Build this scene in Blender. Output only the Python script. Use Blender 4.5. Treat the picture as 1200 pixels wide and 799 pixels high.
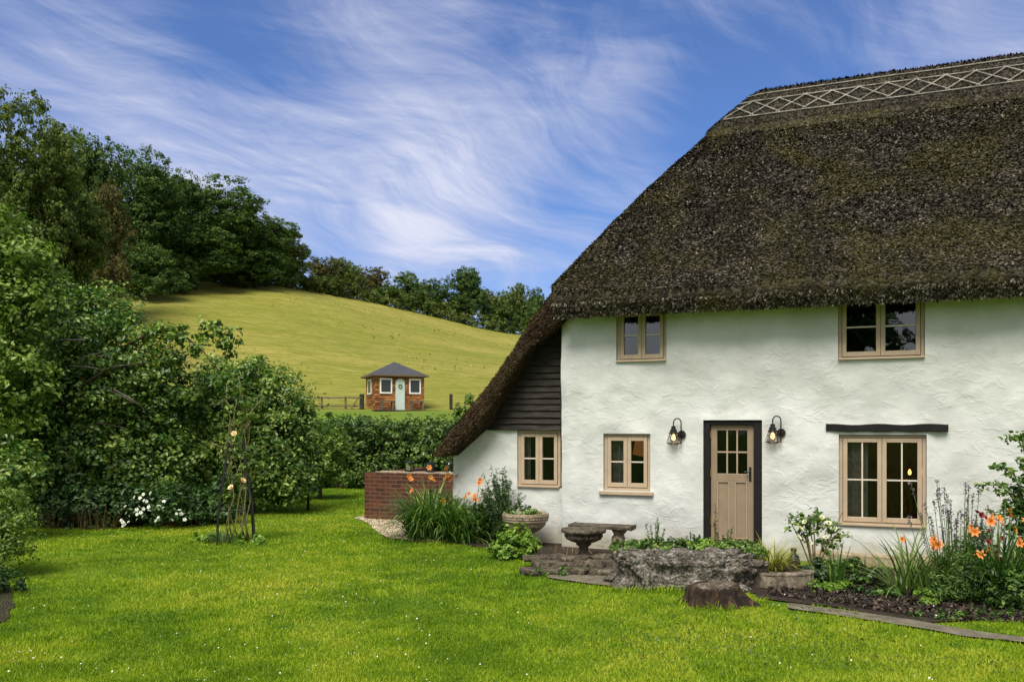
import bpy, math, random
import numpy as np
from mathutils import Vector, Matrix, noise as mn

R = math.radians
for o in list(bpy.data.objects): bpy.data.objects.remove(o)
scene = bpy.context.scene
COL = scene.collection
EYE = 1.73

# ------------------------------------------------------------------ camera
cam = bpy.data.cameras.new('camera'); camo = bpy.data.objects.new('camera', cam); COL.objects.link(camo)
cam.lens = 30; cam.sensor_width = 36; cam.shift_y = 0.08375
cam.clip_start = 0.05; cam.clip_end = 4000
camo.location = (0, 0, EYE); camo.rotation_euler = (R(90), 0, 0)
scene.camera = camo
scene.view_settings.view_transform = 'Standard'; scene.view_settings.look = 'None'
scene.view_settings.gamma = 1; scene.view_settings.use_curve_mapping = False
scene.view_settings.exposure = 0.55

# ------------------------------------------------------------------ sun + sky
SUN_EL, SUN_AZ = 56.0, 200.0       # azimuth clockwise from +Y: behind the camera, to the left
sd = bpy.data.lights.new('sun', 'SUN'); so = bpy.data.objects.new('sun', sd); COL.objects.link(so)
sd.energy = 3.4; sd.angle = R(34); sd.color = (1, .95, .84)
dx, dy, dz = math.sin(R(SUN_AZ)) * math.cos(R(SUN_EL)), math.cos(R(SUN_AZ)) * math.cos(R(SUN_EL)), math.sin(R(SUN_EL))
so.rotation_euler = Vector((dx, dy, dz)).to_track_quat('Z', 'Y').to_euler(); so.location = (0, 0, 30)

world = bpy.data.worlds.new('World'); scene.world = world; world.use_nodes = True
nt = world.node_tree; nt.nodes.clear()
class NT:
    """tiny node helper"""
    def __init__(s, nt): s.nt = nt
    def n(s, typ, **kw):
        nd = s.nt.nodes.new(typ)
        for k, v in kw.items():
            if k[0] == '_': setattr(nd, k[1:], v)
        for k, v in kw.items():
            if k[0] != '_':
                key = int(k[1:]) if k[0] == 'i' and k[1:].isdigit() else k.replace('__', ' ')
                sock = nd.inputs[key]
                if isinstance(v, bpy.types.NodeSocket): s.nt.links.new(v, sock)
                else: sock.default_value = v
        return nd
    def math(s, op, a, b=0.0, c=0.0, clamp=False):
        return s.n('ShaderNodeMath', _operation=op, _use_clamp=clamp, i0=a, i1=b, i2=c).outputs[0]
    def mix(s, f, a, b, blend='MIX'):
        nd = s.nt.nodes.new('ShaderNodeMix'); nd.data_type = 'RGBA'; nd.blend_type = blend
        for i, v in ((0, f), (6, a), (7, b)):
            if isinstance(v, bpy.types.NodeSocket): s.nt.links.new(v, nd.inputs[i])
            else:
                if i > 0 and len(v) == 3: v = (*v, 1)
                nd.inputs[i].default_value = v
        return nd.outputs[2]
    def ramp(s, f, stops, interp='LINEAR'):
        nd = s.nt.nodes.new('ShaderNodeValToRGB'); cr = nd.color_ramp; cr.interpolation = interp
        while len(cr.elements) < len(stops): cr.elements.new(.5)
        for e, (p, c) in zip(cr.elements, stops):
            e.position = p; e.color = (c, c, c, 1) if not hasattr(c, '__len__') else (*c, 1)
        s.nt.links.new(f, nd.inputs[0]); return nd.outputs[0]
    def noise(s, vec, scale, detail=4, rough=.55, dist=0.0):
        nd = s.n('ShaderNodeTexNoise', Scale=scale, Detail=detail, Roughness=rough, Distortion=dist)
        if vec is not None: s.nt.links.new(vec, nd.inputs['Vector'])
        return nd.outputs['Fac']
    def smooth(s, x, a, b, lo=0.0, hi=1.0):
        nd = s.n('ShaderNodeMapRange', _interpolation_type='SMOOTHSTEP', i0=x, i1=a, i2=b, i3=lo, i4=hi)
        return nd.outputs[0]

w = NT(nt)
sky = w.n('ShaderNodeTexSky', _sky_type='NISHITA', _sun_disc=False, _sun_elevation=R(SUN_EL), _sun_rotation=R(SUN_AZ),
          _altitude=100, _air_density=1.0, _dust_density=.4, _ozone_density=2.5)
tc = w.n('ShaderNodeTexCoord').outputs['Generated']
nrmd = w.n('ShaderNodeVectorMath', _operation='NORMALIZE', i0=tc).outputs[0]
sep = w.n('ShaderNodeSeparateXYZ', i0=nrmd)
zz = w.math('ADD', w.math('MAXIMUM', sep.outputs[2], 0.0), .22)
pl = w.n('ShaderNodeCombineXYZ', i0=w.math('DIVIDE', sep.outputs[0], zz), i1=w.math('DIVIDE', sep.outputs[1], zz), i2=0.0).outputs[0]
warpn = w.n('ShaderNodeTexNoise', Vector=pl, Scale=.9, Detail=3.0)
warp = w.n('ShaderNodeVectorMath', _operation='MULTIPLY_ADD', i0=warpn.outputs['Color'], i1=(.8, .8, 0), i2=pl).outputs[0]
def aniso(vec, deg, sx, sy):
    r1 = w.n('ShaderNodeMapping', Vector=vec, Rotation=(0, 0, R(deg))).outputs[0]
    return w.n('ShaderNodeMapping', Vector=r1, Scale=(sx, sy, 1)).outputs[0]
soft = w.noise(aniso(warp, -35, .6, 1.0), 1.0, 5, .55, .3)
streak = w.noise(aniso(warp, -32, .45, 1.7), 1.9, 11, .62, .5)
wisp = w.noise(aniso(warp, -58, .55, 2.2), 2.3, 12, .66, .7)
fine = w.noise(aniso(warp, -15, .6, 2.2), 5.0, 8, .7, .5)
def skydir(px, py):
    return Vector(((px - 600) / 1000, 1, (500 - py) / 1000)).normalized()
cover = None
for px, py, r, a in ((400, 215, .26, .62), (560, 180, .17, .45), (240, 190, .20, .36), (640, 120, .13, .50), (700, 110, .09, .35), (520, 60, .14, .35), (420, 15, .13, .34),
                     (780, 78, .10, .34), (760, 205, .09, .38), (600, 300, .20, .40), (470, 330, .20, .3), (720, 300, .2, .34), (20, 100, .26, .36), (130, 200, .26, .30), (150, 30, .08, .18), (500, 235, .12, .3),
                     (275, 75, .15, -.55), (395, 278, .075, -.40), (850, 150, .13, -.30), (900, 30, .20, -.35), (600, 30, .06, -.3), (130, 60, .07, -.15), (640, 240, .06, -.25)):
    d = w.n('ShaderNodeVectorMath', _operation='DISTANCE', i0=nrmd, i1=skydir(px, py)).outputs['Value']
    g = w.smooth(d, 0.0, r, a, 0.0)
    cover = g if cover is None else w.math('ADD', cover, g)
dens = w.math('ADD', w.math('MULTIPLY', cover, 1.0), w.math('MULTIPLY', w.math('SUBTRACT', soft, .5), 1.2))
dens = w.math('ADD', dens, w.math('MULTIPLY', w.math('SUBTRACT', streak, .5), 2.3))
dens = w.math('ADD', dens, w.math('MULTIPLY', w.math('SUBTRACT', wisp, .5), 1.8))
dens = w.math('ADD', dens, w.math('MULTIPLY', w.math('SUBTRACT', fine, .5), .7))
fac = w.smooth(dens, -.35, 1.35)
fac = w.math('ADD', w.math('MULTIPLY', fac, .90), .04)
skyc = w.mix(1.0, sky.outputs[0], (.40, .56, .84), 'MULTIPLY')
cloudc = w.mix(w.smooth(sep.outputs[2], 0.0, .5), (3.1, 3.6, 5.2), (3.5, 3.7, 4.8))
cloudc = w.mix(w.smooth(dens, .55, 1.7), cloudc, (5.0, 5.1, 5.8))
skyfin = w.mix(fac, skyc, cloudc)
# bright neutral cloud added behind the camera to light the facade softly
fill_veil = w.smooth(w.math('ADD', sep.outputs[1], w.math('MULTIPLY', streak, .3)), .25, -.25)
skyfin = w.mix(w.math('MULTIPLY', fill_veil, .85), skyfin, (5.0, 4.9, 4.7))
bg = w.n('ShaderNodeBackground', Color=skyfin, Strength=.115)
wo = w.n('ShaderNodeOutputWorld'); nt.links.new(bg.outputs[0], wo.inputs[0])

# ------------------------------------------------------------------ helpers
def G(px, py, z=0.0):
    """point on the ground (height z) that is seen at photo pixel px,py"""
    Y = (EYE - z) * 1000 / (py - 500)
    return Vector(((px - 600) / 1000 * Y, Y, z))
def AT(px, Y, z=0.0): return Vector(((px - 600) / 1000 * Y, Y, z))
HX, HY = 0.704, 12.35
UX, UY = .9295, -.3687
HROT = math.atan2(UY, UX)
def FT(px, py, v=0.0):
    a = (px - 600) / 1000
    t = (a * (HY + UX * v) - HX + UY * v) / (UX - UY * a)
    Y = HY + UX * v + UY * t
    return t, EYE + (500 - py) / 1000 * Y
def HL(t, v, z=0.0): return Vector((HX + UX * t - UY * v, HY + UY * t + UX * v, z))

def tag(o, label=None, cat=None, group=None, kind=None):
    if label: o['label'] = label
    if cat: o['category'] = cat
    if group: o['group'] = group
    if kind: o['kind'] = kind
    return o
def empty(name, loc, label, cat, group=None, rz=0.0, scale=None):
    o = bpy.data.objects.new(name, None); COL.objects.link(o)
    o.empty_display_size = .1; o.location = loc; o.rotation_euler = (0, 0, rz)
    if scale: o.scale = scale
    return tag(o, label, cat, group)
def link(name, me, mat, parent=None, loc=None, smooth=False):
    o = bpy.data.objects.new(name, me); COL.objects.link(o)
    if mat is not None:
        for m in (mat if isinstance(mat, (list, tuple)) else [mat]): me.materials.append(m)
    if parent: o.parent = parent
    if loc is not None: o.location = loc
    if smooth: me.polygons.foreach_set('use_smooth', [True] * len(me.polygons))
    return o
def copy_tree(o, parent=None):
    c = o.copy(); COL.objects.link(c); c.parent = parent
    for ch in list(o.children): copy_tree(ch, c)
    return c
def np_mesh(name, V, F, mat, parent=None, tint=None, loc=None, smooth=False):
    V = np.asarray(V, dtype=np.float32); F = np.asarray(F, dtype=np.int32)
    me = bpy.data.meshes.new(name); k = F.shape[1]
    me.vertices.add(len(V)); me.vertices.foreach_set('co', V.ravel())
    me.loops.add(F.size); me.loops.foreach_set('vertex_index', F.ravel())
    me.polygons.add(len(F)); me.polygons.foreach_set('loop_start', np.arange(0, F.size, k, dtype=np.int32))
    me.update(calc_edges=True)
    if tint is not None:
        a = me.attributes.new('tint', 'FLOAT', 'FACE'); a.data.foreach_set('value', np.asarray(tint, dtype=np.float32))
    return link(name, me, mat, parent, loc, smooth)

class MB:
    def __init__(s): s.v = []; s.f = []
    def add(s, vs, fs):
        b = len(s.v); s.v += [tuple(x) for x in vs]; s.f += [tuple(i + b for i in f) for f in fs]
    def box(s, c, d, rz=0.0, M=None):
        x, y, z = d[0] / 2, d[1] / 2, d[2] / 2
        vs = [Vector((i * x, j * y, k * z)) for k in (-1, 1) for j in (-1, 1) for i in (-1, 1)]
        if M is not None: vs = [M @ p for p in vs]
        if rz: 
            m = Matrix.Rotation(rz, 3, 'Z'); vs = [m @ p for p in vs]
        vs = [p + Vector(c) for p in vs]
        s.add(vs, [(0, 2, 3, 1), (4, 5, 7, 6), (0, 1, 5, 4), (2, 6, 7, 3), (0, 4, 6, 2), (1, 3, 7, 5)]); return s
    def rng(s, x0, x1, y0, y1, z0, z1):
        return s.box(((x0 + x1) / 2, (y0 + y1) / 2, (z0 + z1) / 2), (abs(x1 - x0), abs(y1 - y0), abs(z1 - z0)))
    def bar(s, a, b, w, h):
        a, b = Vector(a), Vector(b); d = b - a
        M = d.to_track_quat('X', 'Z').to_matrix()
        return s.box((a + b) / 2, (d.length, w, h), M=M)
    def tube(s, pts, r, n=8, cap=True):
        pts = [Vector(p) for p in pts]; rs = r if hasattr(r, '__len__') else [r] * len(pts)
        vs = []; prev = None
        for i, p in enumerate(pts):
            d = (pts[min(i + 1, len(pts) - 1)] - pts[max(i - 1, 0)])
            d = d.normalized() if d.length > 1e-9 else Vector((0, 0, 1))
            if prev is None: a = d.orthogonal().normalized()
            else:
                a = prev - d * prev.dot(d); a = a.normalized() if a.length > 1e-6 else d.orthogonal().normalized()
            prev = a; b = d.cross(a)
            for k in range(n):
                th = 2 * math.pi * k / n; vs.append(p + (a * math.cos(th) + b * math.sin(th)) * rs[i])
        fs = []
        for i in range(len(pts) - 1):
            for k in range(n):
                fs.append((i * n + k, i * n + (k + 1) % n, (i + 1) * n + (k + 1) % n, (i + 1) * n + k))
        if cap: fs += [tuple(range(n))[::-1], tuple((len(pts) - 1) * n + k for k in range(n))]
        s.add(vs, fs); return s
    def lathe(s, prof, c=(0, 0, 0), n=28, wob=None):
        c = Vector(c); vs = []; fs = []
        for i, (r, z) in enumerate(prof):
            for k in range(n):
                th = 2 * math.pi * k / n
                rr = r * (wob(th, z) if wob else 1)
                vs.append(c + Vector((rr * math.cos(th), rr * math.sin(th), z)))
        for i in range(len(prof) - 1):
            for k in range(n):
                fs.append((i * n + k, i * n + (k + 1) % n, (i + 1) * n + (k + 1) % n, (i + 1) * n + k))
        fs += [tuple(range(n))[::-1], tuple((len(prof) - 1) * n + k for k in range(n))]
        s.add(vs, fs); return s
    def build(s, name, mat, parent=None, smooth=False, bevel=0.0, loc=None):
        me = bpy.data.meshes.new(name); me.from_pydata(s.v, [], s.f); me.update()
        o = link(name, me, mat, parent, loc, smooth)
        if bevel:
            m = o.modifiers.new('bevel', 'BEVEL'); m.width = bevel; m.segments = 2; m.limit_method = 'ANGLE'
        return o

def vn(x, y, sc, seed=0):
    """2-D value noise, vectorised"""
    x = np.asarray(x) * sc + seed * 17.3; y = np.asarray(y) * sc + seed * 7.7
    xi = np.floor(x).astype(np.int64); yi = np.floor(y).astype(np.int64); fx = x - xi; fy = y - yi
    fx = fx * fx * (3 - 2 * fx); fy = fy * fy * (3 - 2 * fy)
    def h(i, j):
        n = (i * 374761393 + j * 668265263 + seed * 974711) & 0x7fffffff
        n = ((n ^ (n >> 13)) * 1274126177) & 0x7fffffff
        return ((n ^ (n >> 16)) & 0xffff) / 65535.0
    return (h(xi, yi) * (1 - fx) + h(xi + 1, yi) * fx) * (1 - fy) + (h(xi, yi + 1) * (1 - fx) + h(xi + 1, yi + 1) * fx) * fy

# ------------------------------------------------------------------ materials
def mat(name):
    m = bpy.data.materials.new(name); m.use_nodes = True
    t = m.node_tree; t.nodes.clear(); k = NT(t)
    out = k.n('ShaderNodeOutputMaterial')
    return m, k, out
def finish(k, out, col, rough=.8, bump=None, bstr=.5, bdist=.01, spec=.3, metal=0.0, extra=None):
    kw = dict(Roughness=rough, Metallic=metal)
    b = k.n('ShaderNodeBsdfPrincipled', **kw)
    b.inputs['Specular IOR Level'].default_value = spec
    if isinstance(col, bpy.types.NodeSocket): k.nt.links.new(col, b.inputs['Base Color'])
    else: b.inputs['Base Color'].default_value = (*col, 1)
    if bump is not None:
        bn = k.n('ShaderNodeBump', Strength=bstr, Distance=bdist, Height=bump)
        k.nt.links.new(bn.outputs[0], b.inputs['Normal'])
    k.nt.links.new(b.outputs[0], out.inputs[0]); return b
def simple(name, c, rough=.6, var=.15, scale=12, bump=.0, metal=0.0, spec=.3):
    m, k, out = mat(name); tc = k.n('ShaderNodeTexCoord').outputs['Object']
    n = k.noise(tc, scale, 5)
    col = k.mix(k.smooth(n, .3, .7), tuple(x * (1 - var) for x in c), tuple(min(1, x * (1 + var)) for x in c))
    finish(k, out, col, rough, n if bump else None, .5, bump or .01, spec, metal); return m
def leafmat(name, dark, mid, light, rough=.45, trans=.28, spec=.4):
    m, k, out = mat(name)
    a = k.n('ShaderNodeAttribute', _attribute_name='tint').outputs['Fac']
    oi = k.n('ShaderNodeObjectInfo').outputs['Random']
    f = k.math('ADD', a, k.math('MULTIPLY', k.math('SUBTRACT', oi, .5), .25))
    col = k.ramp(f, [(0, dark), (.5, mid), (1, light)])
    b = k.n('ShaderNodeBsdfPrincipled', Roughness=rough); b.inputs['Specular IOR Level'].default_value = spec
    k.nt.links.new(col, b.inputs['Base Color'])
    tr = k.n('ShaderNodeBsdfTranslucent', Color=k.mix(1.0, col, (1.0, 1.25, .5), 'MULTIPLY'))
    mx = k.n('ShaderNodeMixShader', i0=trans, i1=b.outputs[0], i2=tr.outputs[0])
    k.nt.links.new(mx.outputs[0], out.inputs[0]); return m
def emis(name, c, s):
    m, k, out = mat(name); e = k.n('ShaderNodeEmission', Color=(*c, 1), Strength=s)
    k.nt.links.new(e.outputs[0], out.inputs[0]); return m

M = {}
# white lumpy limewash
m, k, out = mat('limewash'); tc = k.n('ShaderNodeTexCoord').outputs['Object']
mp = k.n('ShaderNodeMapping', Vector=tc, Scale=(1, 1, 1.5)).outputs[0]
n1 = k.noise(mp, 2.6, 4, .55, 1.0); n2 = k.noise(mp, 5.5, 4, .55, 1.5); n3 = k.noise(tc, 45, 3, .6)
rid = k.math('ABSOLUTE', k.math('SUBTRACT', n2, .5))
h = k.math('ADD', k.math('ADD', k.math('MULTIPLY', n1, .9), k.math('MULTIPLY', k.smooth(rid, 0, .16), .10)), k.math('MULTIPLY', n3, .07))
h = k.math('MULTIPLY', k.math('ADD', h, k.math('MULTIPLY', n2, .6)), k.smooth(k.noise(tc, 1.3, 3, .6), .36, .60, .35, 1.0))
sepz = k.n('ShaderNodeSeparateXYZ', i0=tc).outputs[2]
col = k.mix(k.smooth(k.noise(tc, 1.6, 5, .6), .35, .72), (.61, .62, .60), (.50, .51, .485))
# greener tone below the thatch and splash dirt at the foot
top_green = k.math('MULTIPLY', k.smooth(k.math('ADD', sepz, k.math('MULTIPLY', k.noise(tc, 2.5, 4), .5)), 3.45, 3.85), .45)
col = k.mix(k.math('MULTIPLY', k.smooth(k.noise(tc, 2.2, 6, .7), .50, .74), .35), col, (.47, .47, .42))
col = k.mix(top_green, col, (.44, .44, .24))
dirt = k.math('MULTIPLY', k.smooth(k.math('ADD', sepz, k.math('MULTIPLY', k.noise(tc, 5, 5), -.5)), .12, -.22), .8)
col = k.mix(dirt, col, (.33, .30, .22))
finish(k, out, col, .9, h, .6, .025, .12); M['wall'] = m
# thatch
def thatch(name, c0, c1, c2, moss):
    m, k, out = mat(name); tc = k.n('ShaderNodeTexCoord').outputs['Object']
    a = k.n('ShaderNodeAttribute', _attribute_name='tint').outputs['Fac']
    v = k.n('ShaderNodeTexVoronoi', Vector=tc, Scale=26.0)
    vc = k.n('ShaderNodeSeparateXYZ', i0=v.outputs['Color']).outputs[0]
    n1 = k.noise(tc, 40, 4, .7)
    f = k.math('ADD', k.math('MULTIPLY', vc, .45), k.math('MULTIPLY', n1, .5))
    f = k.math('ADD', f, k.math('MULTIPLY', k.math('SUBTRACT', a, .3), .8))
    col = k.ramp(f, [(.12, c0), (.5, c1), (.92, c2)])
    big = k.noise(tc, .9, 5, .65, .5)
    col = k.mix(k.math('MULTIPLY', k.smooth(big, .40, .66), moss), col, (.105, .095, .022))
    col = k.mix(k.math('MULTIPLY', k.smooth(k.noise(tc, 5.5, 4, .7), .50, .70), .5 * moss), col, (.02, .016, .012))
    col = k.mix(k.math('MULTIPLY', k.smooth(k.noise(tc, 2.1, 5, .7), .52, .75), .55), col, (.035, .026, .018))
    h = k.math('ADD', k.math('MULTIPLY', v.outputs['Distance'], -.8), n1)
    finish(k, out, col, .95, h, 1.0, .05, .1); return m
M['thatch'] = thatch('thatch', (.010, .008, .006), (.058, .048, .036), (.22, .19, .145), .6)
M['reed'] = thatch('thatch_reed', (.010, .008, .006), (.064, .053, .040), (.40, .35, .27), .5)
M['ridge'] = thatch('thatch_ridge', (.018, .015, .012), (.070, .058, .046), (.22, .19, .155), .2)
M['verge'] = thatch('thatch_verge', (.014, .009, .005), (.06, .038, .022), (.15, .10, .06), .15)
M['rod'] = simple('split_hazel', (.30, .275, .235), .8, .45, 9)
# weatherboards
m, k, out = mat('tarred_board'); tc = k.n('ShaderNodeTexCoord').outputs['Object']
mp = k.n('ShaderNodeMapping', Vector=tc, Scale=(1.5, 1, 22)).outputs[0]; n = k.noise(mp, 3, 6, .65, .4)
n2 = k.noise(tc, 3, 4)
col = k.mix(k.smooth(n, .35, .75), (.010, .008, .007), (.060, .047, .038)); col = k.mix(k.math('MULTIPLY', k.smooth(n2, .5, .8), .5), col, (.09, .07, .055))
finish(k, out, col, .75, n, .8, .01, .3); M['board'] = m
M['frame'] = simple('taupe_paint', (.43, .335, .235), .5, .06, 6)
M['bar'] = simple('pale_glazing_bar', (.60, .53, .43), .45, .05, 6)
M['dmould'] = simple('door_moulding', (.36, .275, .19), .45, .06, 6)
M['door'] = simple('door_paint', (.27, .20, .135), .42, .08, 5)
M['black'] = simple('black_oak', (.007, .006, .0055), .7, .3, 9, .005)
M['iron'] = simple('black_iron', (.014, .014, .015), .45, .2, 20, .002, .3, .5)
M['brass'] = simple('brass', (.55, .38, .15), .35, .1, 20, 0, 1.0)
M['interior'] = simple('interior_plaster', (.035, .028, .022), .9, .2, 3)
M['curtain'] = simple('curtain_cloth', (.30, .27, .22), .9, .25, 14)
M['lampshade'] = emis('warm_lamp', (1.0, .42, .10), 3.0)
M['bulb'] = emis('lantern_bulb', (1.0, .55, .22), 3.5)
M['picture'] = emis('lit_shade', (1.0, .36, .10), .10)
for gname, gior in (('glass', 1.42), ('glass_up', 2.1)):
  m, k, out = mat('window_' + gname)
  fr = k.n('ShaderNodeFresnel', IOR=gior).outputs[0]
  tcx = k.n('ShaderNodeTexCoord').outputs['Object']
  bn = k.n('ShaderNodeBump', Strength=.25, Distance=.01, Height=k.noise(tcx, 2.5, 2)).outputs[0]
  gl = k.n('ShaderNodeBsdfGlossy', Color=(.9, .93, .95, 1), Roughness=.015, Normal=bn)
  tp = k.n('ShaderNodeBsdfTransparent', Color=(.75, .78, .76, 1))
  mx = k.n('ShaderNodeMixShader', i0=fr, i1=tp.outputs[0], i2=gl.outputs[0]); k.nt.links.new(mx.outputs[0], out.inputs[0]); M[gname] = m
m, k, out = mat('lantern_glass')
gl = k.n('ShaderNodeBsdfGlossy', Color=(.9, .9, .9, 1), Roughness=.05); tp = k.n('ShaderNodeBsdfTransparent', Color=(.92, .92, .9, 1))
mx = k.n('ShaderNodeMixShader', i0=k.n('ShaderNodeFresnel', IOR=1.45).outputs[0], i1=tp.outputs[0], i2=gl.outputs[0]); k.nt.links.new(mx.outputs[0], out.inputs[0]); M['lglass'] = m
# bricks
m, k, out = mat('garden_brick'); tc = k.n('ShaderNodeTexCoord').outputs['Object']
sp = k.n('ShaderNodeSeparateXYZ', i0=tc)
vec = k.n('ShaderNodeCombineXYZ', i0=k.math('ADD', sp.outputs[0], sp.outputs[1]), i1=sp.outputs[2], i2=0.0).outputs[0]
br = k.n('ShaderNodeTexBrick', Vector=vec, Scale=1.0, Color1=(.105, .032, .014, 1), Color2=(.028, .011, .008, 1), Mortar=(.15, .105, .07, 1))
br.inputs['Mortar Size'].default_value = .006; br.inputs['Brick Width'].default_value = .225; br.inputs['Row Height'].default_value = .075; br.inputs['Bias'].default_value = -.1
col = k.mix(.22, br.outputs[0], k.ramp(k.noise(tc, 9, 5, .7), [(.3, (.03, .012, .009)), (.7, (.12, .045, .022))]))
finish(k, out, col, .85, k.math('ADD', br.outputs['Fac'], k.math('MULTIPLY', k.noise(tc, 60, 3), -.4)), -.6, .01); M['brick'] = m
def stone(name, a, b, c, sc=6, bd=.03, rough=.9):
    m, k, out = mat(name); tc = k.n('ShaderNodeTexCoord').outputs['Object']
    n1 = k.noise(tc, sc, 7, .68, .6); n2 = k.noise(tc, sc * 4, 5, .7); v = k.n('ShaderNodeTexVoronoi', Vector=tc, Scale=sc * 3.0).outputs['Distance']
    col = k.ramp(n1, [(.32, a), (.52, b), (.70, c)])
    col = k.mix(k.math('MULTIPLY', k.smooth(n2, .5, .68), .6), col, c)
    col = k.mix(k.math('MULTIPLY', k.smooth(n2, .48, .34), .7), col, a)
    finish(k, out, col, rough, k.math('ADD', k.math('ADD', n1, k.math('MULTIPLY', n2, .5)), k.math('MULTIPLY', v, .4)), 1.0, bd, .2); return m
M['flint'] = stone('lichen_rock', (.018, .015, .012), (.13, .11, .085), (.52, .50, .44), 9, .05)
M['slabstone'] = stone('weathered_stone', (.045, .036, .026), (.17, .14, .10), (.33, .28, .21), 5, .015)
M['darkstone'] = stone('dark_weathered_stone', (.022, .017, .012), (.085, .068, .048), (.22, .19, .14), 8, .015)
M['castone'] = stone('cast_stone', (.13, .10, .065), (.30, .24, .165), (.42, .35, .25), 8, .008)
M['buff'] = stone('buff_stone', (.16, .12, .075), (.33, .26, .17), (.45, .37, .25), 7, .012)
m, k, out = mat('rotten_wood'); tc = k.n('ShaderNodeTexCoord').outputs['Object']
mp = k.n('ShaderNodeMapping', Vector=tc, Scale=(1, 1, .22)).outputs[0]; n1 = k.noise(mp, 22, 6, .7, .5); n2 = k.noise(tc, 6, 5, .7)
col = k.ramp(n1, [(.35, (.008, .005, .004)), (.52, (.06, .034, .021)), (.70, (.25, .15, .085))]); col = k.mix(k.smooth(n2, .45, .62), col, (.020, .014, .010))
finish(k, out, col, .9, n1, 1.0, .06); M['stump'] = m
M['cutwood'] = stone('cut_wood', (.03, .022, .015), (.13, .10, .07), (.33, .28, .22), 16, .03)
M['bark'] = stone('bark', (.018, .014, .010), (.06, .048, .034), (.12, .10, .075), 9, .02)
M['cane'] = simple('green_cane', (.16, .14, .06), .6, .3, 20)
M['stem'] = simple('green_stem', (.09, .14, .035), .6, .3, 20)
M['timber'] = simple('weathered_timber', (.13, .10, .065), .85, .3, 10, .005)
M['darkpost'] = simple('dark_post', (.03, .027, .022), .85, .3, 10, .005)
# ground sheets
m, k, out = mat('lawn_turf'); tc = k.n('ShaderNodeTexCoord').outputs['Object']
n1 = k.noise(tc, .55, 5, .6, .5); n2 = k.noise(tc, 6, 5, .7); n3 = k.noise(tc, 45, 4, .7)
col = k.mix(k.smooth(n1, .35, .68), (.105, .205, .012), (.19, .265, .020))
col = k.mix(k.math('MULTIPLY', k.smooth(n2, .5, .72), .5), col, (.055, .125, .010))
col = k.mix(k.math('MULTIPLY', k.smooth(n3, .55, .3), .6), col, (.04, .085, .008))
finish(k, out, col, .95, k.math('ADD', n3, n2), 1.0, .03, .1); M['lawn'] = m
m, k, out = mat('hill_pasture'); tc = k.n('ShaderNodeTexCoord').outputs['Object']
mp = k.n('ShaderNodeMapping', Vector=tc, Rotation=(0, 0, R(6)), Scale=(.28, 1, 1)).outputs[0]
n1 = k.noise(mp, .045, 6, .62, .6); n2 = k.noise(mp, .5, 6, .72, .4); n3 = k.noise(mp, 2.6, 4, .7)
col = k.mix(k.smooth(n1, .32, .66), (.25, .245, .042), (.36, .31, .075))
col = k.mix(k.math('MULTIPLY', k.smooth(n2, .46, .64), .75), col, (.18, .195, .024))
col = k.mix(k.math('MULTIPLY', k.smooth(n3, .48, .62), .65), col, (.13, .155, .018))
col = k.mix(k.math('MULTIPLY', k.smooth(k.noise(mp, 1.1, 5, .7), .54, .70), .6), col, (.42, .37, .12))
col = k.mix(k.math('MULTIPLY', k.smooth(k.noise(mp, .16, 6, .75), .50, .64), .45), col, (.17, .20, .035))
sy = k.n('ShaderNodeSeparateXYZ', i0=tc).outputs[1]
col = k.mix(k.smooth(sy, 56.5, 52), col, (.15, .215, .028))
finish(k, out, col, .95, k.math('ADD', n3, n2), 1.0, .35, .1); M['field'] = m
m, k, out = mat('gravel'); tc = k.n('ShaderNodeTexCoord').outputs['Object']
v = k.n('ShaderNodeTexVoronoi', Vector=tc, Scale=55.0); vc = k.n('ShaderNodeSeparateXYZ', i0=v.outputs['Color']).outputs[0]
col = k.ramp(vc, [(0, (.30, .23, .14)), (.5, (.48, .39, .27)), (1, (.62, .54, .40))])
finish(k, out, col, .9, v.outputs['Distance'], -1.0, .02); M['gravel'] = m
m, k, out = mat('bare_soil'); tc = k.n('ShaderNodeTexCoord').outputs['Object']
n1 = k.noise(tc, 12, 6, .7); v = k.n('ShaderNodeTexVoronoi', Vector=tc, Scale=40.0)
col = k.mix(n1, (.018, .013, .009), (.09, .065, .042)); finish(k, out, col, .95, k.math('ADD', n1, v.outputs['Distance']), 1.0, .05); M['soil'] = m
m, k, out = mat('path_concrete'); tc = k.n('ShaderNodeTexCoord').outputs['Object']
n1 = k.noise(tc, 5, 6, .7); n2 = k.noise(tc, 70, 3, .7)
col = k.mix(k.smooth(n1, .35, .65), (.105, .092, .06), (.215, .185, .13)); col = k.mix(k.math('MULTIPLY', k.smooth(n2, .5, .7), .5), col, (.09, .075, .055))
finish(k, out, col, .9, n2, .8, .01); M['path'] = m
# foliage
M['grass'] = leafmat('lawn_grass', (.10, .19, .007), (.245, .36, .012), (.43, .46, .038), .5, .35, .25)
M['l_apple'] = leafmat('fruit_tree_leaf', (.024, .066, .008), (.085, .175, .020), (.42, .50, .11), .36, .34, .55)
M['l_pale'] = leafmat('pale_leaf', (.06, .12, .015), (.16, .25, .03), (.32, .40, .08))
M['l_tuft'] = leafmat('pasture_tuft', (.20, .21, .03), (.30, .29, .04), (.44, .38, .08))
M['l_dark'] = leafmat('dark_leaf', (.012, .038, .007), (.040, .095, .016), (.12, .20, .05))
M['l_hedge'] = leafmat('hedge_leaf', (.022, .060, .010), (.085, .155, .024), (.28, .36, .10))
M['l_wood'] = leafmat('woodland_leaf', (.026, .058, .013), (.070, .125, .028), (.19, .27, .065), .6, .3, .2)
M['l_wood2'] = leafmat('woodland_leaf_olive', (.035, .060, .012), (.10, .14, .028), (.21, .25, .06), .6, .3, .2)
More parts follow.
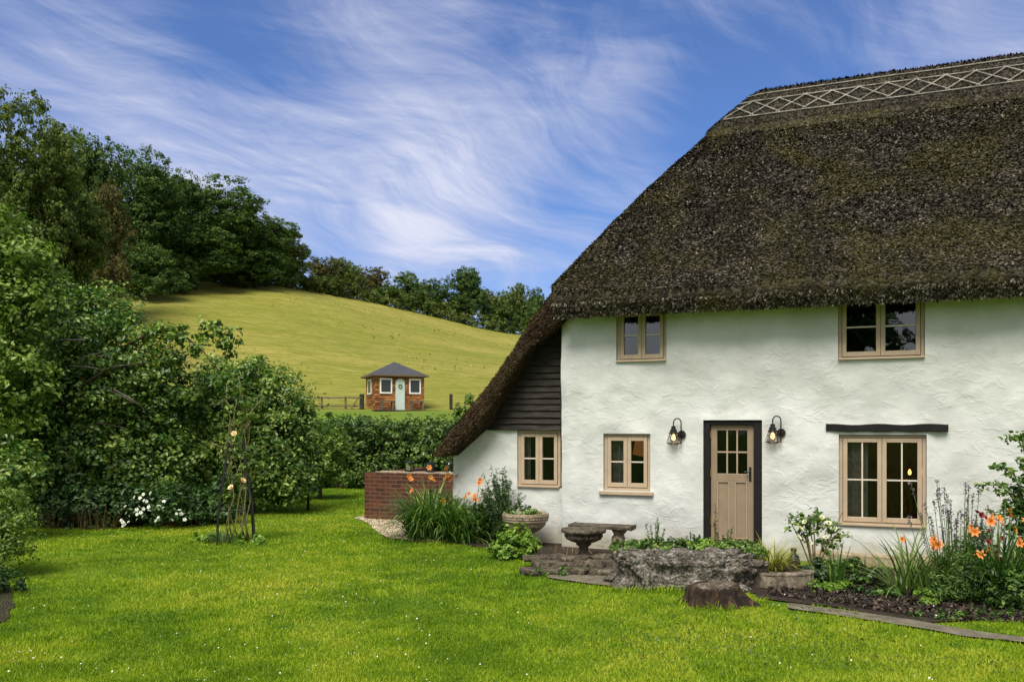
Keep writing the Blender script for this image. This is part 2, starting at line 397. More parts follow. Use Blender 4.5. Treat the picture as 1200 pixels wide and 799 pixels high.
M['l_brown'] = leafmat('woodland_leaf_bronze', (.05, .045, .012), (.11, .10, .025), (.18, .17, .045), .6, .2, .2)
M['l_lime'] = leafmat('lime_leaf', (.07, .14, .012), (.15, .27, .025), (.28, .42, .06))
M['l_strap'] = leafmat('strap_leaf', (.022, .065, .010), (.075, .155, .022), (.25, .36, .08), .4, .3)
M['l_grey'] = leafmat('grey_green_leaf', (.03, .06, .02), (.075, .13, .045), (.15, .21, .09))
M['l_sedge'] = leafmat('sedge_blade', (.20, .13, .03), (.30, .31, .04), (.45, .47, .09))
M['l_dry'] = leafmat('dry_blade', (.06, .035, .02), (.15, .09, .045), (.30, .20, .10))
M['l_chip'] = leafmat('bark_chip', (.010, .007, .005), (.04, .027, .018), (.14, .10, .07), .8, .0)
M['lily'] = leafmat('orange_petal', (.62, .13, .02), (.80, .25, .04), (.88, .42, .10), .5, .3)
M['red'] = leafmat('dark_red_petal', (.10, .008, .012), (.20, .02, .025), (.34, .06, .05))
M['white'] = leafmat('white_petal', (.65, .65, .58), (.80, .80, .74), (.88, .87, .80), .6, .2)
M['cream'] = leafmat('cream_petal', (.50, .55, .28), (.66, .66, .40), (.80, .78, .58), .6, .2)
M['rose'] = leafmat('yellow_rose_petal', (.62, .34, .10), (.80, .56, .24), (.88, .72, .42), .6, .2)
M['mauve'] = leafmat('mauve_floret', (.09, .06, .10), (.17, .12, .17), (.25, .20, .26))
M['whitep'] = simple('white_paint', (.78, .78, .74), .5, .05, 6)
M['mint'] = simple('pale_mint_paint', (.50, .60, .55), .5, .05, 6)
m, k, out = mat('stained_cedar'); tc = k.n('ShaderNodeTexCoord').outputs['Object']
zb_ = k.n('ShaderNodeSeparateXYZ', i0=tc).outputs[2]; fr_ = k.math('FRACT', k.math('MULTIPLY', zb_, 15 / 2.25)); rw_ = k.math('FLOOR', k.math('MULTIPLY', zb_, 15 / 2.25))
mp = k.n('ShaderNodeMapping', Vector=k.n('ShaderNodeCombineXYZ', i0=k.n('ShaderNodeSeparateXYZ', i0=tc).outputs[0], i1=k.n('ShaderNodeSeparateXYZ', i0=tc).outputs[1], i2=k.math('MULTIPLY', rw_, 5.3)).outputs[0], Scale=(1.1, 1.1, 1)).outputs[0]
col = k.mix(k.smooth(k.noise(mp, 1.3, 3), .35, .65), (.17, .055, .016), (.46, .20, .065)); col = k.mix(k.smooth(fr_, .22, .08), col, (.02, .008, .004))  # shade of the gaps between boards painted in as dark lines
finish(k, out, col, .7); M['cedar'] = m
M['felt'] = simple('slate_felt', (.060, .062, .072), .9, .25, 9)
M['darkglass'] = simple('dark_glass', (.02, .024, .022), .12, .2, 3, 0, 0, .6)

# ------------------------------------------------------------------ terrain
PXB = [-1400, -200, 0, 120, 200, 330, 400, 480, 560, 610, 700, 900, 1200, 2600]
YB_ = [322, 322, 322, 324, 327, 337, 350, 367, 383, 391, 402, 418, 430, 440]
DB_ = [140, 135, 130, 130, 130, 140, 150, 160, 172, 178, 190, 205, 215, 220]
def terr(X, Y):
    X = np.asarray(X, float); Y = np.asarray(Y, float)
    Ys = np.maximum(Y, 5.0); px = 600 + 1000 * X / Ys
    e = (500 - np.interp(px, PXB, YB_)) / 1000; D = np.interp(px, PXB, DB_)
    zb = EYE + e * D
    s = np.clip((Y - 26) / 29, 0, 1); z1 = 2.8 * s * s * (3 - 2 * s) * .5 + 2.8 * s * .5
    q = (Y - 55) / (D - 55); z2 = 2.8 + (zb - 2.8) * (np.clip(q, 0, 1) ** 1.06)
    z3 = zb + (zb / D) * 1.0 * D * .55 * (1 - np.exp(-np.maximum(Y - D, 0) / 160))
    z = np.where(Y < 55, z1, np.where(Y < D, z2, z3))
    und = (vn(X, Y, .03, 3) - .5) * 1.6 + (vn(X, Y, .11, 5) - .5) * .5
    return z + und * np.clip((Y - 60) / 40, 0, 1)
def tz(x, y): return float(terr(x, y))
def sheet(name, rows, cols, fn, mt):
    V = []; 
    for r in rows:
        for c in cols: V.append(fn(r, c))
    V = np.array(V); nc = len(cols); F = []
    idx = np.arange(len(rows) * nc).reshape(len(rows), nc)
    F = np.stack([idx[:-1, :-1], idx[:-1, 1:], idx[1:, 1:], idx[1:, :-1]], -1).reshape(-1, 4)
    return V, F
# lawn: y from -60 to 26 ; field: y from 26 outwards, both edges share the line y = 26
xs = np.concatenate([np.linspace(-400, -60, 12), np.linspace(-50, 50, 101), np.linspace(60, 400, 12)])
ysl = np.concatenate([np.linspace(-80, 0, 12), np.linspace(.5, 26, 60)])
gx, gy = np.meshgrid(xs, ysl); gz = (vn(gx, gy, .25, 2) - .5) * .016 * np.clip((gy - 1) / 4, 0, 1) * (gy < 25.9) * (gy < 14)
V = np.stack([gx, gy, gz - .012], -1).reshape(-1, 3); V[:, 2] = np.where(np.abs(V[:, 1] - 26) < .01, 0, V[:, 2])
idx = np.arange(gx.size).reshape(gx.shape); F = np.stack([idx[:-1, :-1], idx[:-1, 1:], idx[1:, 1:], idx[1:, :-1]], -1).reshape(-1, 4)
tag(np_mesh('lawn', V, F, M['lawn'], smooth=True), 'bright green mown lawn in front of the cottage', kind='structure')
ysf = np.concatenate([np.linspace(26, 60, 18), np.linspace(63, 230, 90), np.linspace(240, 700, 24), [900, 1300, 2000]])
al = np.concatenate([np.linspace(-2.5, -.8, 12), np.linspace(-.78, .78, 130), np.linspace(.8, 2.5, 12)])
ga, gy = np.meshgrid(al, ysf); gx = ga * gy; gz = terr(gx, gy)
gx[0, :] = np.interp(al, al, gx[0, :])
V = np.stack([gx, gy, gz], -1).reshape(-1, 3); idx = np.arange(gx.size).reshape(gx.shape)
F = np.stack([idx[:-1, :-1], idx[:-1, 1:], idx[1:, 1:], idx[1:, :-1]], -1).reshape(-1, 4)
tag(np_mesh('hill_field', V, F, M['field'], smooth=True), 'yellow green sloping hillside pasture behind the garden', kind='structure')
# ground behind / beyond the camera and far sides
b = MB(); b.add([(-2000, -2000, -.3), (2000, -2000, -.3), (2000, 2200, -.3), (-2000, 2200, -.3)], [(0, 1, 2, 3)])
tag(b.build('ground', M['lawn']), kind='structure')
def wig(pts, amp=.035, step=.12, seed=1):
    out_ = []
    for i in range(len(pts)):
        p, q = pts[i], pts[(i + 1) % len(pts)]; L_ = (q - p).length; n = max(1, int(L_ / step))
        for j in range(n):
            c = p.lerp(q, j / n); nn_ = Vector((-(q - p).y, (q - p).x, 0)).normalized()
            out_.append(c + nn_ * amp * (mn.noise((c.x * 3.1, c.y * 3.1, seed)) + .6 * mn.noise((c.x * 9, c.y * 9, seed))))
    return out_
def patch(name, pts, z, mt, n=1, **kw):
    pts = wig([Vector(p) for p in pts])
    me = bpy.data.meshes.new(name); me.from_pydata([(p[0], p[1], z) for p in pts], [], [tuple(range(len(pts)))]); me.update()
    o = link(name, me, mt); tag(o, kind='structure'); return o
gravel_px = [(414, 607), (430, 604.5), (470, 607), (545, 616), (552, 634), (500, 634), (476, 632), (458, 630), (444, 625), (436, 616), (426, 610)]
patch('gravel_path', [G(*p) for p in gravel_px], .004, M['gravel'])
bedr_px = [(900, 662), (1000, 664), (1080, 668), (1240, 680), (1300, 690), (1290, 735), (1200, 728), (1130, 727), (1090, 729), (1049, 723), (1010, 717), (975, 711), (930, 706), (885, 700)]
patch('flower_bed', [G(*p) for p in bedr_px], .005, M['soil'])
bedl_px = [(470, 622), (560, 616), (600, 630), (660, 636), (740, 644), (830, 650), (905, 662), (890, 695), (820, 688), (720, 680), (700, 668), (640, 664), (600, 652), (560, 640), (500, 632)]
patch('border_bed', [G(*p) for p in bedl_px], .0, M['soil'])
patch('side_bed', [G(-40, 650), G(-2, 668), G(12, 690), G(16, 712), G(8, 728), G(-60, 740)], .005, M['soil'])
patch('stone_path', [G(*p) for p in [(925, 707), (975, 713), (1049, 724), (1124, 737), (1200, 747), (1300, 760), (1300, 768), (1199, 753), (1124, 745), (1049, 732), (975, 720), (925, 713)]], .010, M['path'])
patch('path', [G(*p) for p in [(640, 672), (690, 673), (725, 678), (722, 688), (690, 684), (640, 677)]], .010, M['path'])

# ------------------------------------------------------------------ leaf geometry
def leaf_arrays(P, Nn, L, asp, rng, fold=.12):
    n = len(P); rv = rng.normal(size=(n, 3)); Nn = Nn / (np.linalg.norm(Nn, axis=1, keepdims=True) + 1e-9)
    D = rv - Nn * np.sum(rv * Nn, 1, keepdims=True); D /= np.linalg.norm(D, axis=1, keepdims=True) + 1e-9
    B = np.cross(Nn, D); L = L[:, None]
    v0 = P - D * L * .5; v2 = P + D * L * .5 - Nn * L * .10
    mid = P - D * L * .06
    v1 = mid + B * L * asp + Nn * L * fold; v3 = mid - B * L * asp + Nn * L * fold
    V = np.stack([v0, v1, v2, v3], 1).reshape(-1, 3)
    i = np.arange(n)[:, None] * 4
    F = np.concatenate([i + np.array([[0, 1, 2]]), i + np.array([[0, 2, 3]])], 1).reshape(-1, 3)
    return V, F
def clump_points(blobs, n, csize, rng, inner=.25, per=26):
    """leaf positions in small clumps over the surface and inside of ellipsoid blobs"""
    vol = np.array([bb[1][0] * bb[1][1] + bb[1][0] * bb[1][2] for bb in blobs]); vol /= vol.sum()
    nc = max(1, n // per); which = rng.choice(len(blobs), nc, p=vol)
    C = np.array([bb[0] for bb in blobs])[which]; Rr = np.array([bb[1] for bb in blobs])[which]
    d = rng.normal(size=(nc, 3)); d /= np.linalg.norm(d, axis=1, keepdims=True)
    rad = np.where(rng.random(nc) < inner, rng.random(nc) ** .5 * .8, .74 + .36 * rng.random(nc)); rad = np.where(rng.random(nc) < .07, rad * 1.16, rad)[:, None]
    cc = C + d * Rr * rad; ct = rng.random(nc)
    k = rng.integers(0, nc, n); off = rng.normal(size=(n, 3)); off /= np.linalg.norm(off, axis=1, keepdims=True)
    off *= (rng.random(n) ** .4)[:, None] * csize * (.45 + .9 * rng.random(nc))[k][:, None]
    off[:, 2] *= .7
    P = cc[k] + off
    Nn = off / csize * .9 + d[k] * .5 + np.array([0, 0, .7]) + rng.normal(size=(n, 3)) * .45
    t = .47 + (ct[k] - .5) * .62 + rng.normal(size=n) * .17
    return P, Nn, np.clip(t, 0, 1)
def crown(name, blobs, n, leaf, csize, mt, parent, rng, inner=.25, asp=.3, zmin=None, per=26):
    P, Nn, t = clump_points(blobs, n, csize, rng, inner, per)
    if zmin is not None:
        keep = P[:, 2] > zmin; P, Nn, t = P[keep], Nn[keep], t[keep]
    L = leaf * (.6 + .8 * rng.random(len(P)))
    V, F = leaf_arrays(P, Nn, L, asp, rng)
    return np_mesh(name, V, F, mt, parent, np.repeat(t, 2))
def auto_blobs(rng, W, D, z0, z1, n, rs=(.28, .42)):
    bl = []
    cz = (z0 + z1) / 2; H = (z1 - z0) / 2
    for i in range(n):
        d = rng.normal(size=3); d /= np.linalg.norm(d); f = rng.random() ** .45 * .72
        r = rng.uniform(*rs)
        c = np.array([d[0] * W / 2 * f, d[1] * D / 2 * f, cz + d[2] * H * f])
        bl.append((c, np.array([W / 2 * r * 1.1, D / 2 * r * 1.1, H * r])))
    return bl
def trunk_mb(rng, blobs, r, ztop, nl=7):
    b = MB(); pts = []; 
    for i in range(6):
        f = i / 5; pts.append((rng.normal() * r * .6 * f, rng.normal() * r * .6 * f, ztop * f - .05))
    b.tube(pts, [r * (1.25 - .85 * i / 5) for i in range(6)], 10)
    for bb in blobs[:nl]:
        c = Vector(bb[0]); s0 = Vector(pts[2]).lerp(Vector(pts[4]), rng.random())
        mid = s0.lerp(c, .5) + Vector(rng.normal(size=3) * .12 * (c - s0).length); mid.z += .08 * (c - s0).length
        b.tube([s0, s0.lerp(mid, .5) + Vector((0, 0, .03)), mid, mid.lerp(c, .5), c], [r * .45, r * .38, r * .28, r * .18, r * .08], 7)
    return b
def strip(rng, base, az, length, lean, width, droop, seg=7, tint=.5):
    """arching strap leaf -> verts, quads"""
    V = []; F = []
    d = Vector((math.cos(az), math.sin(az), 0)); sd = Vector((-math.sin(az), math.cos(az), 0))
    p = Vector(base); ang = math.pi / 2 - lean
    for i in range(seg + 1):
        f = i / seg; wd = width * (1 - f) ** .6 * min(1, .55 + f * 1.6) * .5 + .0008
        V += [tuple(p - sd * wd), tuple(p + sd * wd)]
        step = length / seg; p = p + (d * math.cos(ang) + Vector((0, 0, 1)) * math.sin(ang)) * step
        ang -= droop / seg * (.5 + 1.3 * f)
    for i in range(seg): F.append((2 * i, 2 * i + 1, 2 * i + 3, 2 * i + 2))
    return V, F
def straps(name, rng, n, rad, L, lean, width, droop, mt, parent, z=0.0, ell=(1, 1), azr=None):
    VV = []; FF = []; T = []
    for i in range(n):
        a = rng.random() * 2 * math.pi; rr = rad * rng.random() ** .5
        b = (math.cos(a) * rr * ell[0], math.sin(a) * rr * ell[1], z)
        az = a + rng.normal() * .7 if azr is None else rng.uniform(*azr)
        V, F = strip(rng, b, az, L * rng.uniform(.6, 1.1), abs(rng.normal()) * lean + .05, width * rng.uniform(.7, 1.2), droop * rng.uniform(.3, 1.3))
        o = len(VV); VV += V; FF += [tuple(j + o for j in f) for f in F]; T += [np.clip(.5 + rng.normal() * .25, 0, 1)] * len(F)
    return np_mesh(name, VV, FF, mt, parent, T, smooth=False)
def petals_mesh(name, npet, L, wd, cup, mt, rng, layers=1, curl=.5):
    VV = []; FF = []; T = []
    for ly in range(layers):
        sc = 1 - ly * .28
        for i in range(npet):
            a = 2 * math.pi * (i + .5 * ly) / npet; d = Vector((math.cos(a), math.sin(a), 0)); s = Vector((-math.sin(a), math.cos(a), 0))
            p = Vector((0, 0, ly * L * .08)); ang = cup + ly * .35; o = len(VV)
            for j in range(5):
                f = j / 4; ww = wd * sc * math.sin(math.pi * (.12 + .80 * f)) * .5
                VV += [tuple(p - s * ww), tuple(p + s * ww)]
                p = p + (d * math.cos(ang) + Vector((0, 0, 1)) * math.sin(ang)) * L * sc / 4; ang -= curl * .55
            for j in range(4): FF.append((o + 2 * j, o + 2 * j + 1, o + 2 * j + 3, o + 2 * j + 2)); T.append(.25 + .18 * j + rng.normal() * .08)
    o = np_mesh(name, VV, FF, mt, None, np.clip(T, 0, 1)); me = o.data; bpy.data.objects.remove(o); return me
rg = np.random.default_rng(5)
ME_LILY = petals_mesh('lily_flower', 6, .105, .045, 1.1, M['lily'], rg, 1, .8)
ME_ROSE = petals_mesh('rose_flower', 6, .055, .055, .9, M['rose'], rg, 3, .35)
ME_CREAM = petals_mesh('cream_flower', 6, .045, .045, .9, M['cream'], rg, 3, .3)
ME_WHITE = petals_mesh('white_flower', 5, .055, .05, .5, M['white'], rg, 2, .3)
ME_RED = petals_mesh('red_flower', 6, .035, .035, .8, M['red'], rg, 3, .3)
def put_flower(me, name, parent, loc, rng, tilt=.9, sc=1.0, face=True):
    o = bpy.data.objects.new(name, me); COL.objects.link(o); o.parent = parent; o.location = loc
    n = Vector((rng.normal() * .5, -.55 * face + rng.normal() * .5, .9 * tilt)).normalized()
    o.rotation_euler = n.to_track_quat('Z', 'Y').to_euler(); s = sc * rng.uniform(.8, 1.2); o.scale = (s, s, s); return o

# ------------------------------------------------------------------ cottage
cot = empty('cottage', (HX, HY, 0), 'white limewashed cottage with deep dark thatched roof and taupe windows', 'cottage', rz=HROT)
RT0 = -.05; RV0 = -.5; RVR = 3.0; ZR = 7.26; ZE = 3.52; RT1 = 11.5; RV1 = 6.5
SF = (ZR - ZE) / (RVR - RV0); SH = (ZR - ZE) / (2.415 - RT0)
def smin(a, b, k):
    h = np.clip(.5 + .5 * (b - a) / k, 0, 1); return b * (1 - h) + a * h - k * h * (1 - h)
def roofz(t, v, cap=True):
    t = np.asarray(t, float); v = np.asarray(v, float)
    zf = ZE + (v - RV0) * SF; zb = ZE + (RV1 - v) * SF; zh = ZE + (t - RT0) * SH + (1 - np.clip((t - RT0) / 2.465, 0, 1)) * (.16 + .85 * np.clip((t - RT0) / 2.465, 0, 1)); zg = ZE + (RT1 - t) * SH
    z = smin(smin(zf, zb, .22), smin(zh, zg, .2), .30) + .05
    if cap: z = z + .075 * np.clip((z - (ZR - .85)) / .06, 0, 1)
    rd = np.clip((ZR - .7 - z) / .5, .12, 1)
    z = z + ((vn(t, v, 1.1, 4) - .5) * .07 + (vn(t, v, 4.0, 6) - .5) * .025 + (vn(t, v, .35, 8) - .5) * .05) * rd
    return z
ts = np.concatenate([np.arange(RT0, 7.5, .055), np.linspace(7.55, RT1, 24)]); vs = np.concatenate([np.arange(RV0, 3.3, .055), np.linspace(3.35, RV1, 24)])
gt, gv = np.meshgrid(ts, vs)
rr_ = .28; ct_, cv_ = RT0 + rr_, RV0 + rr_
dd = np.hypot(gt - ct_, gv - cv_); mk = (gt < ct_) & (gv < cv_) & (dd > rr_)
gt2 = np.where(mk, ct_ + (gt - ct_) / dd * rr_, gt); gv2 = np.where(mk, cv_ + (gv - cv_) / dd * rr_, gv)
gz = roofz(gt2, gv2)
V = np.stack([gt2, gv2, gz], -1).reshape(-1, 3); idx = np.arange(gt.size).reshape(gt.shape)
F = np.stack([idx[:-1, :-1], idx[:-1, 1:], idx[1:, 1:], idx[1:, :-1]], -1).reshape(-1, 4)
# eaves: cut face leaning inwards, then the underside
ring = list(idx[0, :]) + list(idx[1:, -1]) + list(idx[-1, :-1][::-1]) + list(idx[1:-1, 0][::-1])
VL = [tuple(x) for x in V]; cen = np.array([(RT0 + RT1) / 2, RVR])
FL = []; prevring = ring
for k_, (inn, dz_) in enumerate(((.015, -.09), (.11, -.25), (.30, -.20), (.55, -.02))):
    nr = []
    for q, i in enumerate(ring):
        t_, v_, z_ = VL[i]; z0 = z_
        tt = min(max(t_, RT0 + inn), RT1 - inn); vv = min(max(v_, RV0 + inn), RV1 - inn)
        wob = .03 * (vn(t_, v_, 2.3, 9) - .5) + .02 * (vn(t_, v_, 9, 9) - .5)
        nr.append(len(VL)); VL.append((tt, vv, ZE + dz_ + float(wob) + (z0 - ZE - .04) * (.5 if k_ < 2 else .2)))
    n_ = len(ring)
    for q in range(n_): FL.append((prevring[q], nr[q], nr[(q + 1) % n_], prevring[(q + 1) % n_]))
    prevring = nr
F = np.concatenate([F, np.array(FL)]); roof = np_mesh('thatch_roof', VL, F, [M['thatch'], M['ridge']], cot, tint=np.full(len(F), .3), smooth=True)
# ridge faces use the paler thatch
cz = np.array(VL)[F].mean(1)[:, 2]; mi = (cz > ZR - .78).astype(np.int32); roof.data.polygons.foreach_set('material_index', mi)
def reeds(name, n, sampler, mt, parent, rng, L=(.05, .11), W=.011, lift=.35, mess=.30):
    P, D, Nn = sampler(n); n = len(P)
    D = D + rng.normal(size=D.shape) * mess; D -= Nn * np.sum(D * Nn, 1, keepdims=True); D /= np.linalg.norm(D, axis=1, keepdims=True)
    B = np.cross(Nn, D); B /= np.linalg.norm(B, axis=1, keepdims=True)
    Ln = rng.uniform(*L, n)[:, None]; Wn = W * rng.uniform(.6, 1.5, n)[:, None]
    tip = P + D * Ln + Nn * Ln * (rng.random(n)[:, None] * lift + .05); P0 = P - Nn * .012
    V = np.stack([P0 - B * Wn, P0 + B * Wn, tip + B * Wn * .6, tip - B * Wn * .6], 1).reshape(-1, 3)
    F = np.arange(4 * n).reshape(-1, 4); t = np.clip(.20 + rng.normal(size=n) * .24 + (rng.random(n) > .95) * .5 + (vn(P[:, 0], P[:, 2], 5, 71) - .5) * .35, 0, 1)
    return np_mesh(name, V, F, mt, parent, t)
rng = np.random.default_rng(11)
def samp_roof(n, top):
    t = np.concatenate([rng.uniform(RT0 + .03, 7.6, int(n * .85)), rng.uniform(RT0 + .02, 2.6, n - int(n * .85))])
    v = np.concatenate([rng.uniform(RV0 + .02, 3.05, int(n * .85)), rng.uniform(RV0, 4.5, n - int(n * .85))])
    dcn = np.hypot(t - ct_, v - cv_); ok = ~((t < ct_) & (v < cv_) & (dcn > rr_)); zz_ = roofz(t, v); ok &= (zz_ > ZR - .80) == top; t, v = t[ok], v[ok]
    e = .04; z = roofz(t, v); gtt = (roofz(t + e, v) - roofz(t - e, v)) / (2 * e); gvv = (roofz(t, v + e) - roofz(t, v - e)) / (2 * e)
    Nn = np.stack([-gtt, -gvv, np.ones_like(z)], -1); Nn /= np.linalg.norm(Nn, axis=1, keepdims=True)
    g2 = gtt ** 2 + gvv ** 2 + 1e-6; D = np.stack([-gtt, -gvv, -g2], -1); D /= np.linalg.norm(D, axis=1, keepdims=True)
    return np.stack([t, v, z], -1), D, Nn
reeds('reed_surface', 150000, lambda n: samp_roof(n, False), M['reed'], roof, rng, (.03, .06), .013, .40, .75)
reeds('ridge_reeds', 16000, lambda n: samp_roof(n * 5, True), M['ridge'], roof, rng, (.04, .08), .008, .22, .25)
def samp_eave(n):
    t = rng.uniform(RT0 + .1, 7.6, n); f = rng.random(n)
    P = np.stack([t, RV0 + .01 + f * .10, ZE - .06 - f * .18 + (vn(t, t * 0, .35, 8) - .5) * .04], -1)
    D = np.tile(np.array([0, -.35, -.95]), (n, 1)); Nn = np.tile(np.array([0, -.86, -.5]), (n, 1)); return P, D, Nn
reeds('eave_reeds', 14000, samp_eave, M['reed'], roof, rng, (.03, .07), .009, .5)
# hazel rods (liggers) on the ridge
def onslope(t, s, off=.03):
    """point on the front slope at distance s below the ridge"""
    v = RVR - s / math.hypot(1, SF); return Vector((t, v, float(roofz(t, v)) + off))
b = MB()
def hipt(s): return RT0 + (ZR - s * SF / math.hypot(1, SF) - ZE) / SH + .05
for s in (.30, .52, 1.0):
    pts = [onslope(t, s) for t in np.arange(hipt(s), 11.2, .22)]; b.tube(pts, .009, 6)
nd = .40; t = 1.6; 
while t < 11.2:
    for sgn in (1, -1):
        a0, a1 = (t, t + nd * 1.15) if sgn > 0 else (t + nd * 1.15, t)
        pts = []
        for i in range(6):
            f = i / 5; ti = a0 + (a1 - a0) * f; si = 1.0 - .48 * f
            if ti > hipt(si): pts.append(onslope(ti, si, .045))
        if len(pts) > 1: b.tube(pts, .009, 6)
    t += nd
b.build('ridge_lattice', M['rod'], roof, smooth=True)
# front wall with real openings
def patchgrid(b, us, ws, hole, P):
    """grid of us x ws, skipping cells for which hole(u,w) is true; P(u,w)->xyz"""
    id_ = {}
    def vid(i, j):
        if (i, j) not in id_: id_[(i, j)] = len(b.v); b.v.append(tuple(P(us[i], ws[j])))
        return id_[(i, j)]
    for i in range(len(us) - 1):
        for j in range(len(ws) - 1):
            if hole((us[i] + us[i + 1]) / 2, (ws[j] + ws[j + 1]) / 2): continue
            b.f.append((vid(i, j), vid(i + 1, j), vid(i + 1, j + 1), vid(i, j + 1)))
def axis(a, b_, step, extra):
    pts = sorted(set([a, b_] + [e for e in extra if a < e < b_])); out_ = []
    for p, q in zip(pts, pts[1:]):
        n = max(1, int(round((q - p) / step))); out_ += [p + (q - p) * i / n for i in range(n)]
    return out_ + [pts[-1]]
def rect(x0, y0, x1, y1, v=0.0):
    t0, _ = FT(x0, y1, v); t1, _ = FT(x1, y1, v); z0 = (FT(x0, y1, v)[1] + FT(x1, y1, v)[1]) / 2; z1 = (FT(x0, y0, v)[1] + FT(x1, y0, v)[1]) / 2
    return [t0, t1, z0, z1]
W1 = rect(722, 364, 781, 424); W2 = rect(707, 508, 762, 575); W3 = rect(982, 351, 1084, 421); W4 = rect(983, 509, 1086, 617)
W3[3] = 3.42; W1[3] = 3.38
DR = rect(824, 492, 893, 660); DR[2] = .0
OPEN = [W1, W2, W3, W4, DR]
def wallv(t, z):
    d = .075 * (mn.noise((t * .7, z * .7, 1)) + .4 * mn.noise((t * 1.9, z * 1.9, 5)) + .16 * mn.noise((t * 5.5, z * 5.5, 8)))
    edge = 1.0
    for o in OPEN:
        dx_ = max(o[0] - t, t - o[1], 0); dz_ = max(o[2] - z, z - o[3], 0); edge = min(edge, math.hypot(dx_, dz_) / .12)
    return d * min(1, edge)
ex = sum([[o[0], o[1]] for o in OPEN], []); ez = sum([[o[2], o[3]] for o in OPEN], [])
b = MB(); us = axis(0, 11, .06, ex); ws = axis(-.1, 3.5, .06, ez)
inhole = lambda u, w_: any(o[0] < u < o[1] and o[2] < w_ < o[3] for o in OPEN)
def PW(u, w_):
    vv = wallv(u, w_); uu = u
    if u < .25:    # rounded, wandering corner
        f = 1 - u / .25; vv += .05 * f ** 2.5; uu = u + .02 * mn.noise((0, w_ * 1.3, 3)) * f
    return (uu, vv, w_)
patchgrid(b, us, ws, inhole, PW)
for o in OPEN:    # reveals
    dpt = .20
    for (p, q) in (((o[0], o[2]), (o[0], o[3])), ((o[0], o[3]), (o[1], o[3])), ((o[1], o[3]), (o[1], o[2])), ((o[1], o[2]), (o[0], o[2]))):
        b.add([(p[0], 0, p[1]), (q[0], 0, q[1]), (q[0], dpt, q[1]), (p[0], dpt, p[1])], [(0, 1, 2, 3)])
# side and rear walls
us2 = [i * .25 for i in range(25)]; patchgrid(b, us2, [i * .25 - .1 for i in range(15)], lambda a, c: False, lambda u, w_: (.02 * mn.noise((0, w_ * 1.3, 3)), .05 + u * .99, w_))
b.add([(11, 0, -.1), (11, 6, -.1), (11, 6, 3.5), (11, 0, 3.5)], [(0, 1, 2, 3)]); b.add([(0, 6, -.1), (11, 6, -.1), (11, 6, 3.5), (0, 6, 3.5)], [(0, 1, 2, 3)])
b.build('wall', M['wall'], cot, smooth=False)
for p in bpy.data.objects['wall'].data.polygons: p.use_smooth = True
md = bpy.data.objects['wall'].modifiers.new('es', 'EDGE_SPLIT'); md.split_angle = R(50)
# rooms behind the windows
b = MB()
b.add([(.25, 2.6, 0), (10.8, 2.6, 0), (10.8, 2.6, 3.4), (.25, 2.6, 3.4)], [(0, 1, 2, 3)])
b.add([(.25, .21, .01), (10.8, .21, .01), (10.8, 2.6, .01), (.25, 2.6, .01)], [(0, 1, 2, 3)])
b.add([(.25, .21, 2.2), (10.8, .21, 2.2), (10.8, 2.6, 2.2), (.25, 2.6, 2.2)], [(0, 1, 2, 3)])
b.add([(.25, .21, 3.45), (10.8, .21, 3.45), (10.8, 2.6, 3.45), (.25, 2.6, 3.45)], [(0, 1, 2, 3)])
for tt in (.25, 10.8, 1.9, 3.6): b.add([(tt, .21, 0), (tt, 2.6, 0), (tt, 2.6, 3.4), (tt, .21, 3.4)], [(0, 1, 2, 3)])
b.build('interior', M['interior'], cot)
# plinth of buff stone
b = MB(); tt = 3.4; rng = np.random.default_rng(3)
while tt < 9:
    L_ = rng.uniform(.25, .5); b.box((tt + L_ / 2, -.05 + rng.normal() * .012, .045 + rng.normal() * .01), (L_ - .012, .16, .17)); tt += L_
b.build('plinth', M['buff'], cot, bevel=.02)

